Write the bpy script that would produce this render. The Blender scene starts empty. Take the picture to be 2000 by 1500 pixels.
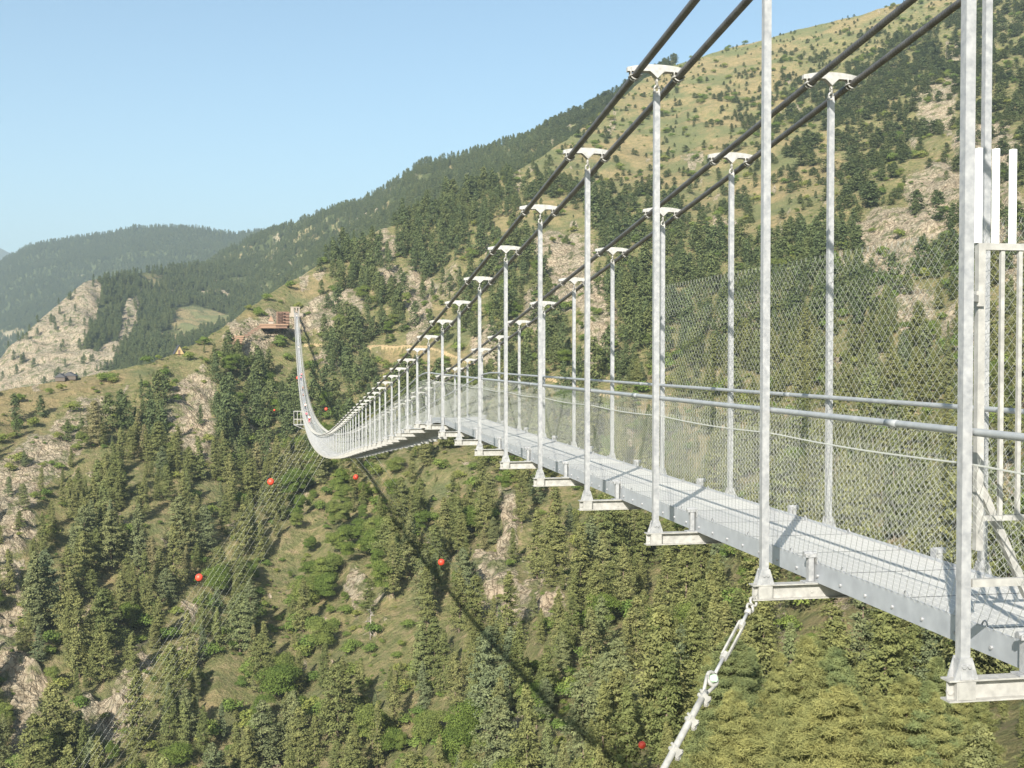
import bpy, bmesh, math, random
import numpy as np
from mathutils import Vector, Matrix

# ------------------------------------------------------------------ camera, sky, sun, exposure
S = bpy.context.scene
C = S.collection
F = 2400.0                      # focal length in photo pixels (photo is 2000 wide)
YAW = math.radians(10.41)       # camera looks this far right of the bridge axis (+Y)
PITCH = math.radians(1.43)
SUN_AZ, SUN_EL = math.radians(28.5), math.radians(31.0)   # light travels towards this azimuth (from +Y to +X)
cam_d = bpy.data.cameras.new('camera')
cam = bpy.data.objects.new('camera', cam_d); C.objects.link(cam)
cam_d.sensor_width = 36; cam_d.lens = F/2000*36
cam_d.clip_start = 0.05; cam_d.clip_end = 30000
cam.rotation_euler = (math.pi/2-PITCH, 0, -YAW)
S.camera = cam
w = bpy.data.worlds.new('World'); S.world = w; w.use_nodes = True
nt = w.node_tree
sky = nt.nodes.new('ShaderNodeTexSky'); sky.sky_type = 'NISHITA'; sky.sun_disc = False
sky.sun_elevation = SUN_EL; sky.altitude = 1500; sky.air_density = 1.0; sky.dust_density = 5.0; sky.ozone_density = 1.0
sky.sun_rotation = math.pi + SUN_AZ     # sun stands opposite to where the light travels
bg = nt.nodes['Background']; bg.inputs['Strength'].default_value = 0.083
tn = nt.nodes.new('ShaderNodeMix'); tn.data_type = 'RGBA'; tn.blend_type = 'MULTIPLY'; tn.inputs[0].default_value = 1; tn.inputs[7].default_value = (.93, 1.02, .94, 1)
nt.links.new(sky.outputs[0], tn.inputs[6]); nt.links.new(tn.outputs[2], bg.inputs['Color'])
sun_d = bpy.data.lights.new('sun', 'SUN'); sun_d.energy = 5.0; sun_d.angle = math.radians(0.35); sun_d.color = (1, .95, .86)
sun = bpy.data.objects.new('sun', sun_d); C.objects.link(sun)
SD = Vector((math.sin(SUN_AZ)*math.cos(SUN_EL), math.cos(SUN_AZ)*math.cos(SUN_EL), -math.sin(SUN_EL)))
sun.rotation_euler = SD.to_track_quat('-Z', 'Y').to_euler()
S.view_settings.view_transform = 'Standard'; S.view_settings.look = 'None'
S.view_settings.exposure = 1.25; S.view_settings.gamma = 1.0
S.cycles.max_bounces = 6; S.cycles.diffuse_bounces = 2; S.cycles.glossy_bounces = 2
S.cycles.transparent_max_bounces = 12; S.cycles.volume_bounces = 0
S.cycles.use_denoising = True

rng = np.random.default_rng(7); random.seed(7)

# ------------------------------------------------------------------ helpers
def tag(o, label=None, cat=None, group=None, kind=None):
    if label: o['label'] = label
    if cat: o['category'] = cat
    if group: o['group'] = group
    if kind: o['kind'] = kind
    return o
def empty(name, loc=(0, 0, 0), rz=0, **k):
    o = bpy.data.objects.new(name, None); C.objects.link(o); o.location = loc; o.rotation_euler = (0, 0, rz)
    o.empty_display_size = .2
    return tag(o, **k)
def mesh_np(name, v, f, smooth=False):
    """v (n,3); f list of (m,k) int arrays of equal-size faces"""
    me = bpy.data.meshes.new(name)
    v = np.asarray(v, np.float32)
    if not isinstance(f, (list, tuple)): f = [f]
    f = [np.asarray(a, np.int32) for a in f if len(a)]
    loops = np.concatenate([a.ravel() for a in f])
    sizes = np.concatenate([np.full(len(a), a.shape[1], np.int32) for a in f])
    starts = np.concatenate([[0], np.cumsum(sizes)[:-1]]).astype(np.int32)
    me.vertices.add(len(v)); me.vertices.foreach_set('co', v.ravel())
    me.loops.add(len(loops)); me.loops.foreach_set('vertex_index', loops)
    me.polygons.add(len(sizes)); me.polygons.foreach_set('loop_start', starts)
    me.update(calc_edges=True); me.validate()
    me.polygons.foreach_set('use_smooth', np.full(len(me.polygons), bool(smooth)))
    return me
def link(name, me, mat=None, parent=None, loc=None, scale=None, rot=None):
    o = bpy.data.objects.new(name, me); C.objects.link(o)
    if mat is not None and len(me.materials) == 0: me.materials.append(mat)
    if parent is not None: o.parent = parent
    if loc is not None: o.location = loc
    if scale is not None: o.scale = scale
    if rot is not None: o.rotation_euler = rot
    return o
BOXF = np.array([[0,3,2,1],[4,5,6,7],[0,1,5,4],[1,2,6,5],[2,3,7,6],[3,0,4,7]])
class MB:
    def __init__(s): s.v = []; s.f = {}; s.n = 0
    def add(s, v, f):
        v = np.asarray(v, float).reshape(-1, 3); f = np.asarray(f, int)
        s.f.setdefault(f.shape[1], []).append(f+s.n); s.v.append(v); s.n += len(v)
    def box(s, c, d, M=None):
        h = np.array(d)/2.
        v = np.array([[-1,-1,-1],[1,-1,-1],[1,1,-1],[-1,1,-1],[-1,-1,1],[1,-1,1],[1,1,1],[-1,1,1]])*h
        if M is not None: v = v@np.array(M.to_3x3()).T
        s.add(v+np.array(c), BOXF); return s
    def bar(s, a, b, wx, wz):
        """square bar from a to b"""
        a = Vector(a); b = Vector(b); d = b-a; q = d.to_track_quat('Y', 'Z').to_matrix()
        return s.box((a+b)/2, (wx, d.length, wz), q)
    def tube(s, pts, r, n=8, cap=True):
        pts = np.asarray(pts, float); m = len(pts)
        t = np.gradient(pts, axis=0); t /= np.linalg.norm(t, axis=1)[:, None]+1e-12
        up = np.tile([0, 0, 1.], (m, 1)); bad = np.abs(t[:, 2]) > .95; up[bad] = [0, 1., 0]
        a = np.cross(t, up); a /= np.linalg.norm(a, axis=1)[:, None]; b = np.cross(a, t)
        ang = np.arange(n)*2*math.pi/n
        r = np.broadcast_to(np.asarray(r, float), (m,))
        v = pts[:, None]+(a[:, None]*np.cos(ang)[None, :, None]+b[:, None]*np.sin(ang)[None, :, None])*r[:, None, None]
        i = np.arange(m-1)[:, None]*n; j = np.arange(n)[None]
        q = np.stack([i+j, i+(j+1) % n, i+n+(j+1) % n, i+n+j], -1).reshape(-1, 4)
        s.add(v.reshape(-1, 3), q)
        if cap and n > 2:
            s.f.setdefault(n, []).append(np.array([list(range(n))[::-1]])+s.n-m*n)
            s.f.setdefault(n, []).append(np.array([list(range(n))])+s.n-n)
        return s
    def prism(s, prof, a, b, ax):
        """2D profile extruded from a to b along axis ax (0,1,2); profile gives the other two coordinates in order"""
        n = len(prof); v = []
        for t in (a, b):
            for p in prof:
                q = [0, 0, 0]; o = [k for k in range(3) if k != ax]; q[ax] = t; q[o[0]] = p[0]; q[o[1]] = p[1]; v.append(q)
        j = np.arange(n); s.add(v, np.stack([j, (j+1) % n, n+(j+1) % n, n+j], 1))
        s.f.setdefault(n, []).append(np.array([j[::-1]])+s.n-2*n); s.f.setdefault(n, []).append(np.array([j+n])+s.n-2*n)
        return s
    def sphere(s, c, r, nu=14, nv=9):
        c = np.array(c, float); v = []; 
        for i in range(nv+1):
            th = math.pi*i/nv
            for j in range(nu):
                ph = 2*math.pi*j/nu; v.append([math.sin(th)*math.cos(ph), math.sin(th)*math.sin(ph), math.cos(th)])
        i = np.arange(nv)[:, None]*nu; j = np.arange(nu)[None]
        q = np.stack([i+j, i+nu+j, i+nu+(j+1) % nu, i+(j+1) % nu], -1).reshape(-1, 4)
        s.add(np.array(v)*r+c, q); return s
    def mesh(s, name, smooth=False, fixn=True):
        me = mesh_np(name, np.concatenate(s.v), [np.concatenate(x) for x in s.f.values()], smooth)
        if fixn and len(me.polygons) < 60000:
            bm = bmesh.new(); bm.from_mesh(me); bmesh.ops.recalc_face_normals(bm, faces=bm.faces); bm.to_mesh(me); bm.free()
            me.polygons.foreach_set('use_smooth', np.full(len(me.polygons), bool(smooth)))
        return me
    def build(s, name, mat, parent=None, smooth=False, loc=None, **k):
        o = link(name, s.mesh(name, smooth), mat, parent, loc); return tag(o, **k)

# fractal value noise
_perm = rng.random((256, 256, 4)).astype(np.float32)
def vnoise(x, y, ch=0):
    xi = np.floor(x).astype(int); yi = np.floor(y).astype(int); fx = x-xi; fy = y-yi
    fx = fx*fx*(3-2*fx); fy = fy*fy*(3-2*fy); P = _perm[..., ch]
    g = lambda a, b: P[a & 255, b & 255]
    return (g(xi, yi)*(1-fx)+g(xi+1, yi)*fx)*(1-fy)+(g(xi, yi+1)*(1-fx)+g(xi+1, yi+1)*fx)*fy
def fbm(x, y, o=4, ch=0):
    s = 0; a = .5; t = 0
    for k in range(o):
        s = s+a*vnoise(x+17.3*k, y-9.1*k, (ch+k) % 4); t += a; x = x*2.03; y = y*2.03; a *= .5
    return s/t
def sstep(a, b, x):
    t = np.clip((x-a)/(b-a), 0, 1); return t*t*(3-2*t)

# the view geometry of the photo, used to survey where things stand on the ground
cy, sy, cp, sp = math.cos(YAW), math.sin(YAW), math.cos(PITCH), math.sin(PITCH)
FW = np.array([sy*cp, cy*cp, -sp]); RT = np.array([cy, -sy, 0.]); UP = np.array([sy*sp, cy*sp, cp])
def at(px, py, R):
    """world point on the sight line of photo pixel (px,py) at horizontal distance R"""
    px, py, R = np.broadcast_arrays(np.asarray(px, float), np.asarray(py, float), np.asarray(R, float))
    d = FW+((px-1000)/F)[..., None]*RT+((750-py)/F)[..., None]*UP
    return d*(R/np.hypot(d[..., 0], d[..., 1]))[..., None]
def project(p):
    p = np.asarray(p, float); z = p@FW
    return 1000+F*(p@RT)/z, 750-F*(p@UP)/z

# ------------------------------------------------------------------ materials
def M(name, base=(.5, .5, .5), rough=.6, metal=0., build=None, spec=None):
    m = bpy.data.materials.new(name); m.use_nodes = True; t = m.node_tree; b = t.nodes['Principled BSDF']
    b.inputs['Base Color'].default_value = (*base, 1); b.inputs['Roughness'].default_value = rough; b.inputs['Metallic'].default_value = metal
    if spec is not None: b.inputs['Specular IOR Level'].default_value = spec
    if build: build(t, b)
    return m
def N(t, ty, **k):
    n = t.nodes.new(ty)
    for a, b in k.items():
        if a in n.inputs.keys(): n.inputs[a].default_value = b
        else: setattr(n, a, b)
    return n
def L(t, a, b): t.links.new(a, b)
def noise(t, scale, detail=4, vec=None, rough=.55):
    n = N(t, 'ShaderNodeTexNoise'); n.inputs['Scale'].default_value = scale; n.inputs['Detail'].default_value = detail; n.inputs['Roughness'].default_value = rough
    if vec is not None: L(t, vec, n.inputs['Vector'])
    return n.outputs['Fac']
def ramp(t, fac, stops):
    r = N(t, 'ShaderNodeValToRGB'); e = r.color_ramp.elements
    while len(e) < len(stops): e.new(.5)
    for x, (p, c) in zip(e, stops): x.position = p; x.color = (*c, 1) if len(c) == 3 else c
    L(t, fac, r.inputs[0]); return r.outputs[0]
def mix(t, fac, a, b, ty='MIX'):
    n = N(t, 'ShaderNodeMix'); n.data_type = 'RGBA'; n.blend_type = ty
    for s, x in ((n.inputs[0], fac), (n.inputs[6], a), (n.inputs[7], b)):
        if hasattr(x, 'links'): L(t, x, s)
        else: s.default_value = (*x, 1) if isinstance(x, tuple) and len(x) == 3 else x
    return n.outputs[2]
def math_(t, op, a, b=None):
    n = N(t, 'ShaderNodeMath'); n.operation = op
    for s, x in ((n.inputs[0], a), (n.inputs[1], b)):
        if x is None: continue
        if hasattr(x, 'links'): L(t, x, s)
        else: s.default_value = x
    return n.outputs[0]
def bump(t, b, h, strength, dist):
    n = N(t, 'ShaderNodeBump'); n.inputs['Strength'].default_value = strength; n.inputs['Distance'].default_value = dist
    L(t, h, n.inputs['Height']); L(t, n.outputs[0], b.inputs['Normal'])

def galv(c0, c1, sc=14):
    def f(t, b):
        g = N(t, 'ShaderNodeNewGeometry').outputs['Position']
        n = noise(t, sc, 5, g); n2 = noise(t, 1.7, 3, g)
        c = ramp(t, n, [(.3, c0), (.7, c1)])
        c = mix(t, math_(t, 'MULTIPLY', n2, .35), c, tuple(x*.82 for x in c0)); L(t, c, b.inputs['Base Color'])
        r = ramp(t, n, [(.3, (.38,)*3), (.7, (.55,)*3)]); L(t, r, b.inputs['Roughness'])
    return f
m_galv = M('galvanised_steel', metal=.15, build=galv((.235, .24, .25), (.385, .385, .385), 20))
m_white = M('pale_galvanised_steel', metal=.05, build=galv((.26, .254, .24), (.41, .40, .372), 16))
m_fascia = M('zinc_plate', metal=.2, build=galv((.30, .315, .34), (.41, .425, .445), 7))
m_wire = M('bright_wire', (.40, .405, .37), .6, .1)
m_rail = M('handrail_pipe', metal=.2, build=galv((.26, .275, .285), (.36, .37, .37), 9))
m_gatesunlit = M('sunlit_picket', (.80, .80, .80), .45, .1)  # whiter than the gate frame: open sun on the upper pickets painted in
def cable_m(t, b):
    g = N(t, 'ShaderNodeNewGeometry').outputs['Position']
    wv = N(t, 'ShaderNodeTexWave'); wv.wave_type = 'BANDS'; wv.bands_direction = 'DIAGONAL'; wv.inputs['Scale'].default_value = 14; wv.inputs['Distortion'].default_value = 0; L(t, g, wv.inputs['Vector'])
    c = ramp(t, noise(t, 6, 4, g), [(.3, (.085, .08, .078)), (.7, (.15, .145, .14))]); L(t, c, b.inputs['Base Color'])
    bump(t, b, wv.outputs['Fac'], .5, .004)
m_cable = M('dark_strand_cable', rough=.5, metal=.5, build=cable_m)
def deck_m(t, b):
    g = N(t, 'ShaderNodeNewGeometry').outputs['Position']; s = N(t, 'ShaderNodeSeparateXYZ'); L(t, g, s.inputs[0])
    fx = math_(t, 'FRACT', math_(t, 'MULTIPLY', s.outputs[1], 30.)); fy = math_(t, 'FRACT', math_(t, 'MULTIPLY', s.outputs[0], 12.))
    bars = math_(t, 'MULTIPLY', math_(t, 'GREATER_THAN', fx, .32), math_(t, 'GREATER_THAN', fy, .14))
    seg = math_(t, 'LESS_THAN', math_(t, 'FRACT', math_(t, 'MULTIPLY', s.outputs[1], 1/1.0)), .022)
    c = mix(t, bars, (.62, .605, .575), (.40, .395, .38)); c = mix(t, math_(t, 'MULTIPLY', noise(t, 3.5, 4, g), .5), c, (.62, .605, .575))
    wn = N(t, 'ShaderNodeTexWhiteNoise'); wn.noise_dimensions = '1D'; L(t, math_(t, 'FLOOR', s.outputs[1]), wn.inputs['W']); c = mix(t, 1., c, ramp(t, wn.outputs['Value'], [(0, (.86, .86, .87)), (1, (1.04, 1.03, 1.0))]), 'MULTIPLY')
    c = mix(t, seg, c, (.10, .10, .10)); L(t, c, b.inputs['Base Color'])
    bump(t, b, bars, .4, .01)
m_deck = M('grating_panels', rough=.6, metal=.2, build=deck_m)
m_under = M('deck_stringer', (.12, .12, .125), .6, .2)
m_soffit_shade = M('painted_soffit_shade', (.035, .036, .04), .8)  # near-black that paints in the shade below the walkway
def mesh_sheet(t, b):
    g = N(t, 'ShaderNodeNewGeometry').outputs['Position']; s = N(t, 'ShaderNodeSeparateXYZ'); L(t, g, s.inputs[0])
    a = math_(t, 'MULTIPLY', math_(t, 'ADD', s.outputs[1], s.outputs[2]), 14.); c = math_(t, 'MULTIPLY', math_(t, 'SUBTRACT', s.outputs[1], s.outputs[2]), 14.)
    k = math_(t, 'MAXIMUM', math_(t, 'LESS_THAN', math_(t, 'FRACT', a), .16), math_(t, 'LESS_THAN', math_(t, 'FRACT', c), .16))
    L(t, k, b.inputs['Alpha'])
m_net = M('woven_net', (.52, .52, .49), .5, .2, build=mesh_sheet)
m_red = M('signal_red_plastic', build=lambda t, b: L(t, ramp(t, noise(t, 3, 3), [(.3, (.62, .05, .025)), (.7, (.80, .09, .04))]), b.inputs['Base Color']), rough=.45)
m_green = M('pale_green_nylon', (.45, .62, .45), .5)
def wood(c0, c1):
    def f(t, b):
        o = N(t, 'ShaderNodeTexCoord').outputs['Object']; mp = N(t, 'ShaderNodeMapping'); mp.inputs['Scale'].default_value = (1, 1, 7); L(t, o, mp.inputs[0])
        c = ramp(t, noise(t, 1.2, 5, mp.outputs[0]), [(.3, c0), (.7, c1)]); L(t, c, b.inputs['Base Color'])
    return f
m_wood = M('red_brown_timber', rough=.75, build=wood((.12, .068, .045), (.20, .115, .075)))
m_woodl = M('fresh_orange_timber', rough=.7, build=wood((.19, .115, .07), (.28, .17, .105)))
m_conc = M('buff_concrete', rough=.85, build=lambda t, b: L(t, ramp(t, noise(t, 1.2, 6), [(.3, (.24, .20, .16)), (.7, (.36, .31, .25))]), b.inputs['Base Color']))
m_barn = M('weathered_barn_board', (.10, .08, .065), .85)
m_slate = M('black_slate_roof', (.045, .045, .05), .6)
m_honey = M('honey_board', (.38, .28, .13), .6)  # even honey colour of the hut's gable boards

def foliage(name, cols, sc=.9, trans=.14):
    m = bpy.data.materials.new(name); m.use_nodes = True; t = m.node_tree; t.nodes.clear()
    out = N(t, 'ShaderNodeOutputMaterial'); oi = N(t, 'ShaderNodeObjectInfo')
    c = ramp(t, oi.outputs['Random'], cols)
    tc = N(t, 'ShaderNodeTexCoord').outputs['Object']
    k = noise(t, sc, 3, tc)
    c2 = mix(t, 1., c, ramp(t, k, [(.3, (.62, .66, .6)), (.72, (1.35, 1.28, 1.05))]), 'MULTIPLY')
    d = N(t, 'ShaderNodeBsdfDiffuse'); tr = N(t, 'ShaderNodeBsdfTranslucent'); ms = N(t, 'ShaderNodeMixShader'); ms.inputs[0].default_value = trans
    L(t, c2, d.inputs[0]); L(t, mix(t, .5, c2, (.12, .18, .045)), tr.inputs[0])
    L(t, d.outputs[0], ms.inputs[1]); L(t, tr.outputs[0], ms.inputs[2]); L(t, ms.outputs[0], out.inputs[0])
    return m
m_pine = foliage('pine_needles', [(0, (.118, .138, .060)), (.35, (.16, .170, .075)), (.7, (.185, .188, .088)), (.9, (.135, .162, .10)), (.97, (.185, .205, .085)), (1, (.22, .19, .12))])
m_pinefar = foliage('far_pine_needles', [(0, (.085, .11, .058)), (.5, (.10, .125, .062)), (1, (.12, .138, .064))])
m_pinehi = foliage('near_pine_needles', [(0, (.185, .20, .090)), (.5, (.225, .224, .10)), (1, (.155, .185, .092))], 1.6)
m_leaf = foliage('summer_leaves', [(0, (.11, .155, .045)), (.5, (.135, .18, .05)), (1, (.17, .20, .07))], .7, .3)
m_bush = foliage('shrub_leaves', [(0, (.10, .15, .045)), (.5, (.14, .185, .055)), (1, (.20, .21, .07))], 1.5)
m_deadf = foliage('dry_needles', [(0, (.33, .17, .11)), (1, (.36, .2, .13))])
m_bark = M('pine_bark', build=lambda t, b: L(t, ramp(t, noise(t, 9, 5), [(.3, (.10, .07, .05)), (.7, (.24, .18, .13))]), b.inputs['Base Color']), rough=.9)

def ground_m(t, b):
    g = N(t, 'ShaderNodeNewGeometry').outputs['Position']
    cv = N(t, 'ShaderNodeVertexColor'); cv.layer_name = 'cover'; s = N(t, 'ShaderNodeSeparateColor'); L(t, cv.outputs[0], s.inputs[0])
    n1 = noise(t, .9, 7, g, .65); n2 = noise(t, .10, 5, g); n3 = noise(t, .35, 8, g, .7)
    soil = ramp(t, n3, [(.28, (.092, .105, .045)), (.42, (.175, .18, .076)), (.54, (.25, .222, .11)), (.68, (.37, .28, .18))])
    gold = ramp(t, n3, [(.25, (.14, .142, .062)), (.42, (.255, .215, .108)), (.6, (.36, .275, .155)), (.8, (.43, .305, .19))])
    gold = mix(t, ramp(t, noise(t, .028, 6, g, .6), [(.46, (0, 0, 0)), (.56, (.8, .8, .8))]), gold, (.155, .178, .082))
    mp = N(t, 'ShaderNodeMapping'); mp.inputs['Scale'].default_value = (1, 1, .35); L(t, g, mp.inputs[0])
    rk = noise(t, .55, 9, mp.outputs[0], .72)
    rock = ramp(t, rk, [(.3, (.15, .12, .09)), (.40, (.36, .29, .215)), (.52, (.48, .395, .30)), (.75, (.58, .495, .39))])
    vo = N(t, 'ShaderNodeTexVoronoi'); vo.feature = 'DISTANCE_TO_EDGE'; vo.inputs['Scale'].default_value = .55; dv = N(t, 'ShaderNodeVectorMath'); dv.operation = 'ADD'; nz = N(t, 'ShaderNodeTexNoise'); nz.inputs['Scale'].default_value = .5; nz.inputs['Detail'].default_value = 6; L(t, mp.outputs[0], nz.inputs['Vector'])
    sc2 = N(t, 'ShaderNodeVectorMath'); sc2.operation = 'SCALE'; sc2.inputs['Scale'].default_value = 3.0; L(t, nz.outputs['Color'], sc2.inputs[0]); L(t, mp.outputs[0], dv.inputs[0]); L(t, sc2.outputs[0], dv.inputs[1]); L(t, dv.outputs[0], vo.inputs['Vector'])
    crack = ramp(t, vo.outputs['Distance'], [(.0, (.30, .27, .24)), (.09, (1, 1, 1))]); rock = mix(t, .85, rock, crack, 'MULTIPLY')
    rock = mix(t, ramp(t, noise(t, .22, 5, g), [(.5, (0, 0, 0)), (.62, (.75, .75, .75))]), rock, (.10, .125, .04))
    def msk(ch, w=.35):
        x = math_(t, 'ADD', ch, math_(t, 'MULTIPLY', math_(t, 'SUBTRACT', n1, .5), 1.1)); return ramp(t, x, [(.5-w/2, (0, 0, 0)), (.5+w/2, (1, 1, 1))])
    c = mix(t, msk(s.outputs[1]), soil, gold); c = mix(t, msk(s.outputs[0], .09), c, rock)
    c = mix(t, ramp(t, s.outputs[2], [(.35, (0, 0, 0)), (.6, (1, 1, 1))]), c, (.55, .41, .24))
    c = mix(t, 1., c, ramp(t, n2, [(.35, (.85, .9, .85)), (.7, (1.12, 1.08, 1.0))]), 'MULTIPLY')
    L(t, c, b.inputs['Base Color']); b.inputs['Specular IOR Level'].default_value = .1
    bump(t, b, math_(t, 'ADD', math_(t, 'MULTIPLY', n1, .8), math_(t, 'ADD', math_(t, 'MULTIPLY', rk, 1.9), math_(t, 'MULTIPLY', math_(t, 'MULTIPLY', math_(t, 'MINIMUM', vo.outputs['Distance'], .25), 1.8), s.outputs[0]))), 1., 1.5)
m_ground = M('mountain_ground', rough=.95, build=ground_m)
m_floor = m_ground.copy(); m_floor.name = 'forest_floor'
for n_ in m_floor.node_tree.nodes:      # the wooded hills get a darker soil ramp between the trees
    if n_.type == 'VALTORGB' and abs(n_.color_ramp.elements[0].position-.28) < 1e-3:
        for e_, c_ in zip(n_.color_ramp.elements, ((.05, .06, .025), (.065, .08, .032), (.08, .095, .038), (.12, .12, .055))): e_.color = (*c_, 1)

# ------------------------------------------------------------------ terrain
# surveyed distances: for photo columns, (row, metres) from the bottom of the picture up the slope
COLS = {
 -700: [(2600,250),(1500,330),(1300,360),(1100,400),(900,450),(800,490),(700,540)],
 -300: [(2600,230),(1500,310),(1300,340),(1100,380),(900,435),(800,475),(740,500)],
 0:   [(2600,130),(1500,290),(1300,320),(1100,362),(900,420),(800,462),(700,520)],
 300: [(2600,120),(1500,280),(1300,312),(1100,357),(900,425),(800,468),(700,510),(600,560)],
 578: [(2600,115),(1500,272),(1300,308),(1100,358),(900,438),(800,488),(750,518),(700,545),(650,573),(610,592),(500,680)],
 800: [(2600,100),(1500,240),(1300,278),(1100,325),(900,400),(800,455),(700,520),(600,580),(500,650),(400,730)],
 1000:[(2600,80),(1500,200),(1300,245),(1100,298),(900,365),(800,425),(760,455),(700,490),(600,545),(500,615),(400,700),(300,810)],
 1300:[(2600,52),(1500,130),(1400,160),(1300,195),(1200,230),(1100,265),(900,335),(800,385),(760,415),(700,450),(600,510),(500,575),(400,670),(300,800),(200,950),(100,1120)],
 1600:[(2600,40),(1700,66),(1500,100),(1400,130),(1300,160),(1200,190),(1100,222),(1000,252),(900,288),(820,325),(790,350),(700,400),(600,450),(500,510),(400,595),(300,705),(200,845),(100,1030),(0,1200)],
 2000:[(2600,30),(1700,58),(1500,84),(1400,105),(1300,130),(1200,156),(1100,184),(1000,208),(900,246),(840,275),(810,300),(700,350),(600,400),(500,450),(400,515),(300,605),(200,715),(100,860),(0,1030),(-60,1130)],
 2500:[(2600,26),(1700,50),(1500,72),(1300,112),(1100,160),(900,220),(700,320),(500,420),(300,560),(100,790),(0,930),(-200,1150)],
 3100:[(2600,24),(1700,45),(1500,62),(1300,98),(1100,145),(900,200),(700,290),(500,390),(300,510),(100,720),(0,850),(-300,1100)]}
CREST = [(-700,800),(-300,790),(0,765),(100,748),(200,727),(300,705),(345,688),(400,662),(450,628),(480,604),(520,578),(560,555),(600,532),(660,494),(720,457),(800,428),(900,388),(1000,340),(1100,278),(1200,205),(1260,152),(1350,116),(1450,88),(1550,60),(1650,36),(1750,10),(1850,-14),(2000,-50),(2500,-150),(3100,-200)]
def crest(px): return np.interp(px, *zip(*CREST))
_ck = sorted(COLS)
def Rof(px, py):
    px = np.asarray(px, float); py = np.asarray(py, float)
    vals = []
    for k in _ck:
        a = sorted(COLS[k]); ys = np.array([x[0] for x in a], float); rs = np.log([x[1] for x in a])
        v = np.interp(py, ys, rs); lo = py < ys[0]
        v = np.where(lo, rs[0]+(ys[0]-py)*.0017, v); vals.append(v)
    vals = np.stack(vals); i = np.clip(np.searchsorted(_ck, px)-1, 0, len(_ck)-2)
    x0 = np.array(_ck, float)[i]; x1 = np.array(_ck, float)[i+1]; t = np.clip((px-x0)/(x1-x0), 0, 1)
    a = np.take_along_axis(vals, i[None], 0)[0]; b = np.take_along_axis(vals, (i+1)[None], 0)[0]
    return np.exp(a*(1-t)+b*t)

def blobs(px, py, L_):
    s = np.zeros(np.shape(px))
    for cx, cy_, rx, ry, an, wt in L_:
        a = math.radians(an); dx = px-cx; dy = py-cy_; u = (dx*math.cos(a)+dy*math.sin(a))/rx; v = (-dx*math.sin(a)+dy*math.cos(a))/ry
        s = np.maximum(s, wt*(1-sstep(.55, 1.25, np.hypot(u, v))))
    return s
ROCK = [(60,930,130,60,-40,1),(20,1020,60,110,0,.9),(130,860,110,35,-35,.8),(380,800,52,80,0,1),(385,880,45,50,0,.75),(20,1250,40,170,0,.9),(62,1420,34,120,0,1),(215,1420,80,60,25,1),(180,1220,50,40,0,.5),
 (262,1330,25,90,20,.7),(370,1190,30,40,0,.6),(578,625,75,32,0,1),(500,655,80,26,-10,1),(640,600,50,25,0,.85),(690,585,30,25,0,.7),(760,482,38,40,0,.95),(850,425,18,18,0,.6),(815,590,32,75,0,.95),(770,545,40,25,0,.7),(870,545,35,45,0,.5),
 (1125,540,50,85,5,1),(1160,640,38,85,0,1),(1085,500,40,60,0,.8),(960,680,50,40,0,.7),(1050,610,30,60,0,.7),(985,1040,22,75,15,1),(960,1120,50,55,10,1),(1020,1170,95,38,25,1),(950,1205,70,30,20,.8),(1080,1090,60,35,0,.75),(1120,1130,50,40,0,.6),
 (1740,470,72,75,0,1),(1830,390,70,90,10,1),(1920,300,70,80,15,.8),(1770,590,60,55,0,.85),(1960,460,60,110,0,1),(1700,700,60,60,0,.6),(1480,620,30,60,20,.6),(1900,620,80,60,0,.75),(1830,210,60,60,0,.6),(1950,960,60,110,0,.55),(1290,420,25,20,0,.5),
 (700,1160,22,60,0,.65),(600,990,20,40,0,.5),(1530,1200,30,40,0,.5),(1640,1170,30,60,0,.6),(840,1060,16,30,0,.5)]
GOLD = [(1150,290,140,60,0,1),(1330,270,160,70,0,.95),(1480,390,150,60,0,1),(1560,330,110,60,0,.9),(1400,180,230,60,-12,.8),(1400,115,260,35,-14,1),(1700,30,260,25,-13,1),(1300,340,200,50,0,.7),
 (140,765,190,32,-9,1),(60,820,90,45,-30,.9),(400,700,60,25,-25,.85),(820,715,150,60,0,1),(930,690,90,50,0,.9),(720,690,60,30,0,.8),(620,560,60,20,-30,.9),(690,520,50,25,-30,.85),(1000,240,80,50,0,.3),
 (880,950,40,45,0,.85),(660,930,60,30,0,.5),(430,1060,30,40,0,.6),(620,1400,70,50,0,.7),(450,1440,90,60,0,.8),(760,1390,70,40,0,.7),(300,1280,60,50,0,.4),(1600,1235,120,65,10,1),(1570,1330,120,50,0,.95),(1700,1130,60,50,0,.6),
 (1400,810,520,38,4,.85),(1500,560,60,60,0,.5),(1100,420,80,40,0,.7),(900,620,60,40,0,.6),(1010,450,60,30,0,.7),(480,640,40,25,0,.7),(960,1000,50,40,0,.4),(1250,1400,50,25,0,.5),(560,1250,40,60,0,.4)]
SCRUB = [(640,1330,190,170,0,1),(560,1180,90,70,0,.8),(820,930,110,60,0,.9),(470,1400,120,90,0,.9),(780,1420,110,60,0,.7),(960,940,80,40,0,.8),(620,930,90,40,0,.8),(1560,1330,100,50,0,.5)]
LEAF = [(650,1100,110,130,0,1),(770,960,70,60,0,.8),(600,1010,70,50,0,.8),(640,900,90,40,0,.7),(520,1150,60,70,0,.5),(700,1260,90,60,0,.5),(430,1180,60,40,0,.3),(980,930,70,40,0,.4),(940,470,60,60,0,.45),(1050,560,60,60,0,.4),(850,620,60,40,0,.5),(860,1470,140,50,0,.8),(1450,1370,60,40,0,.4),(560,1420,70,60,0,.5)]
PATH = [(596,676),(640,675),(700,668),(745,661),(790,664),(860,682),(930,704),(985,728),(1100,746),(1250,765),(1400,776),(1560,790),(1700,803),(1870,822),(2050,840)]
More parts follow.
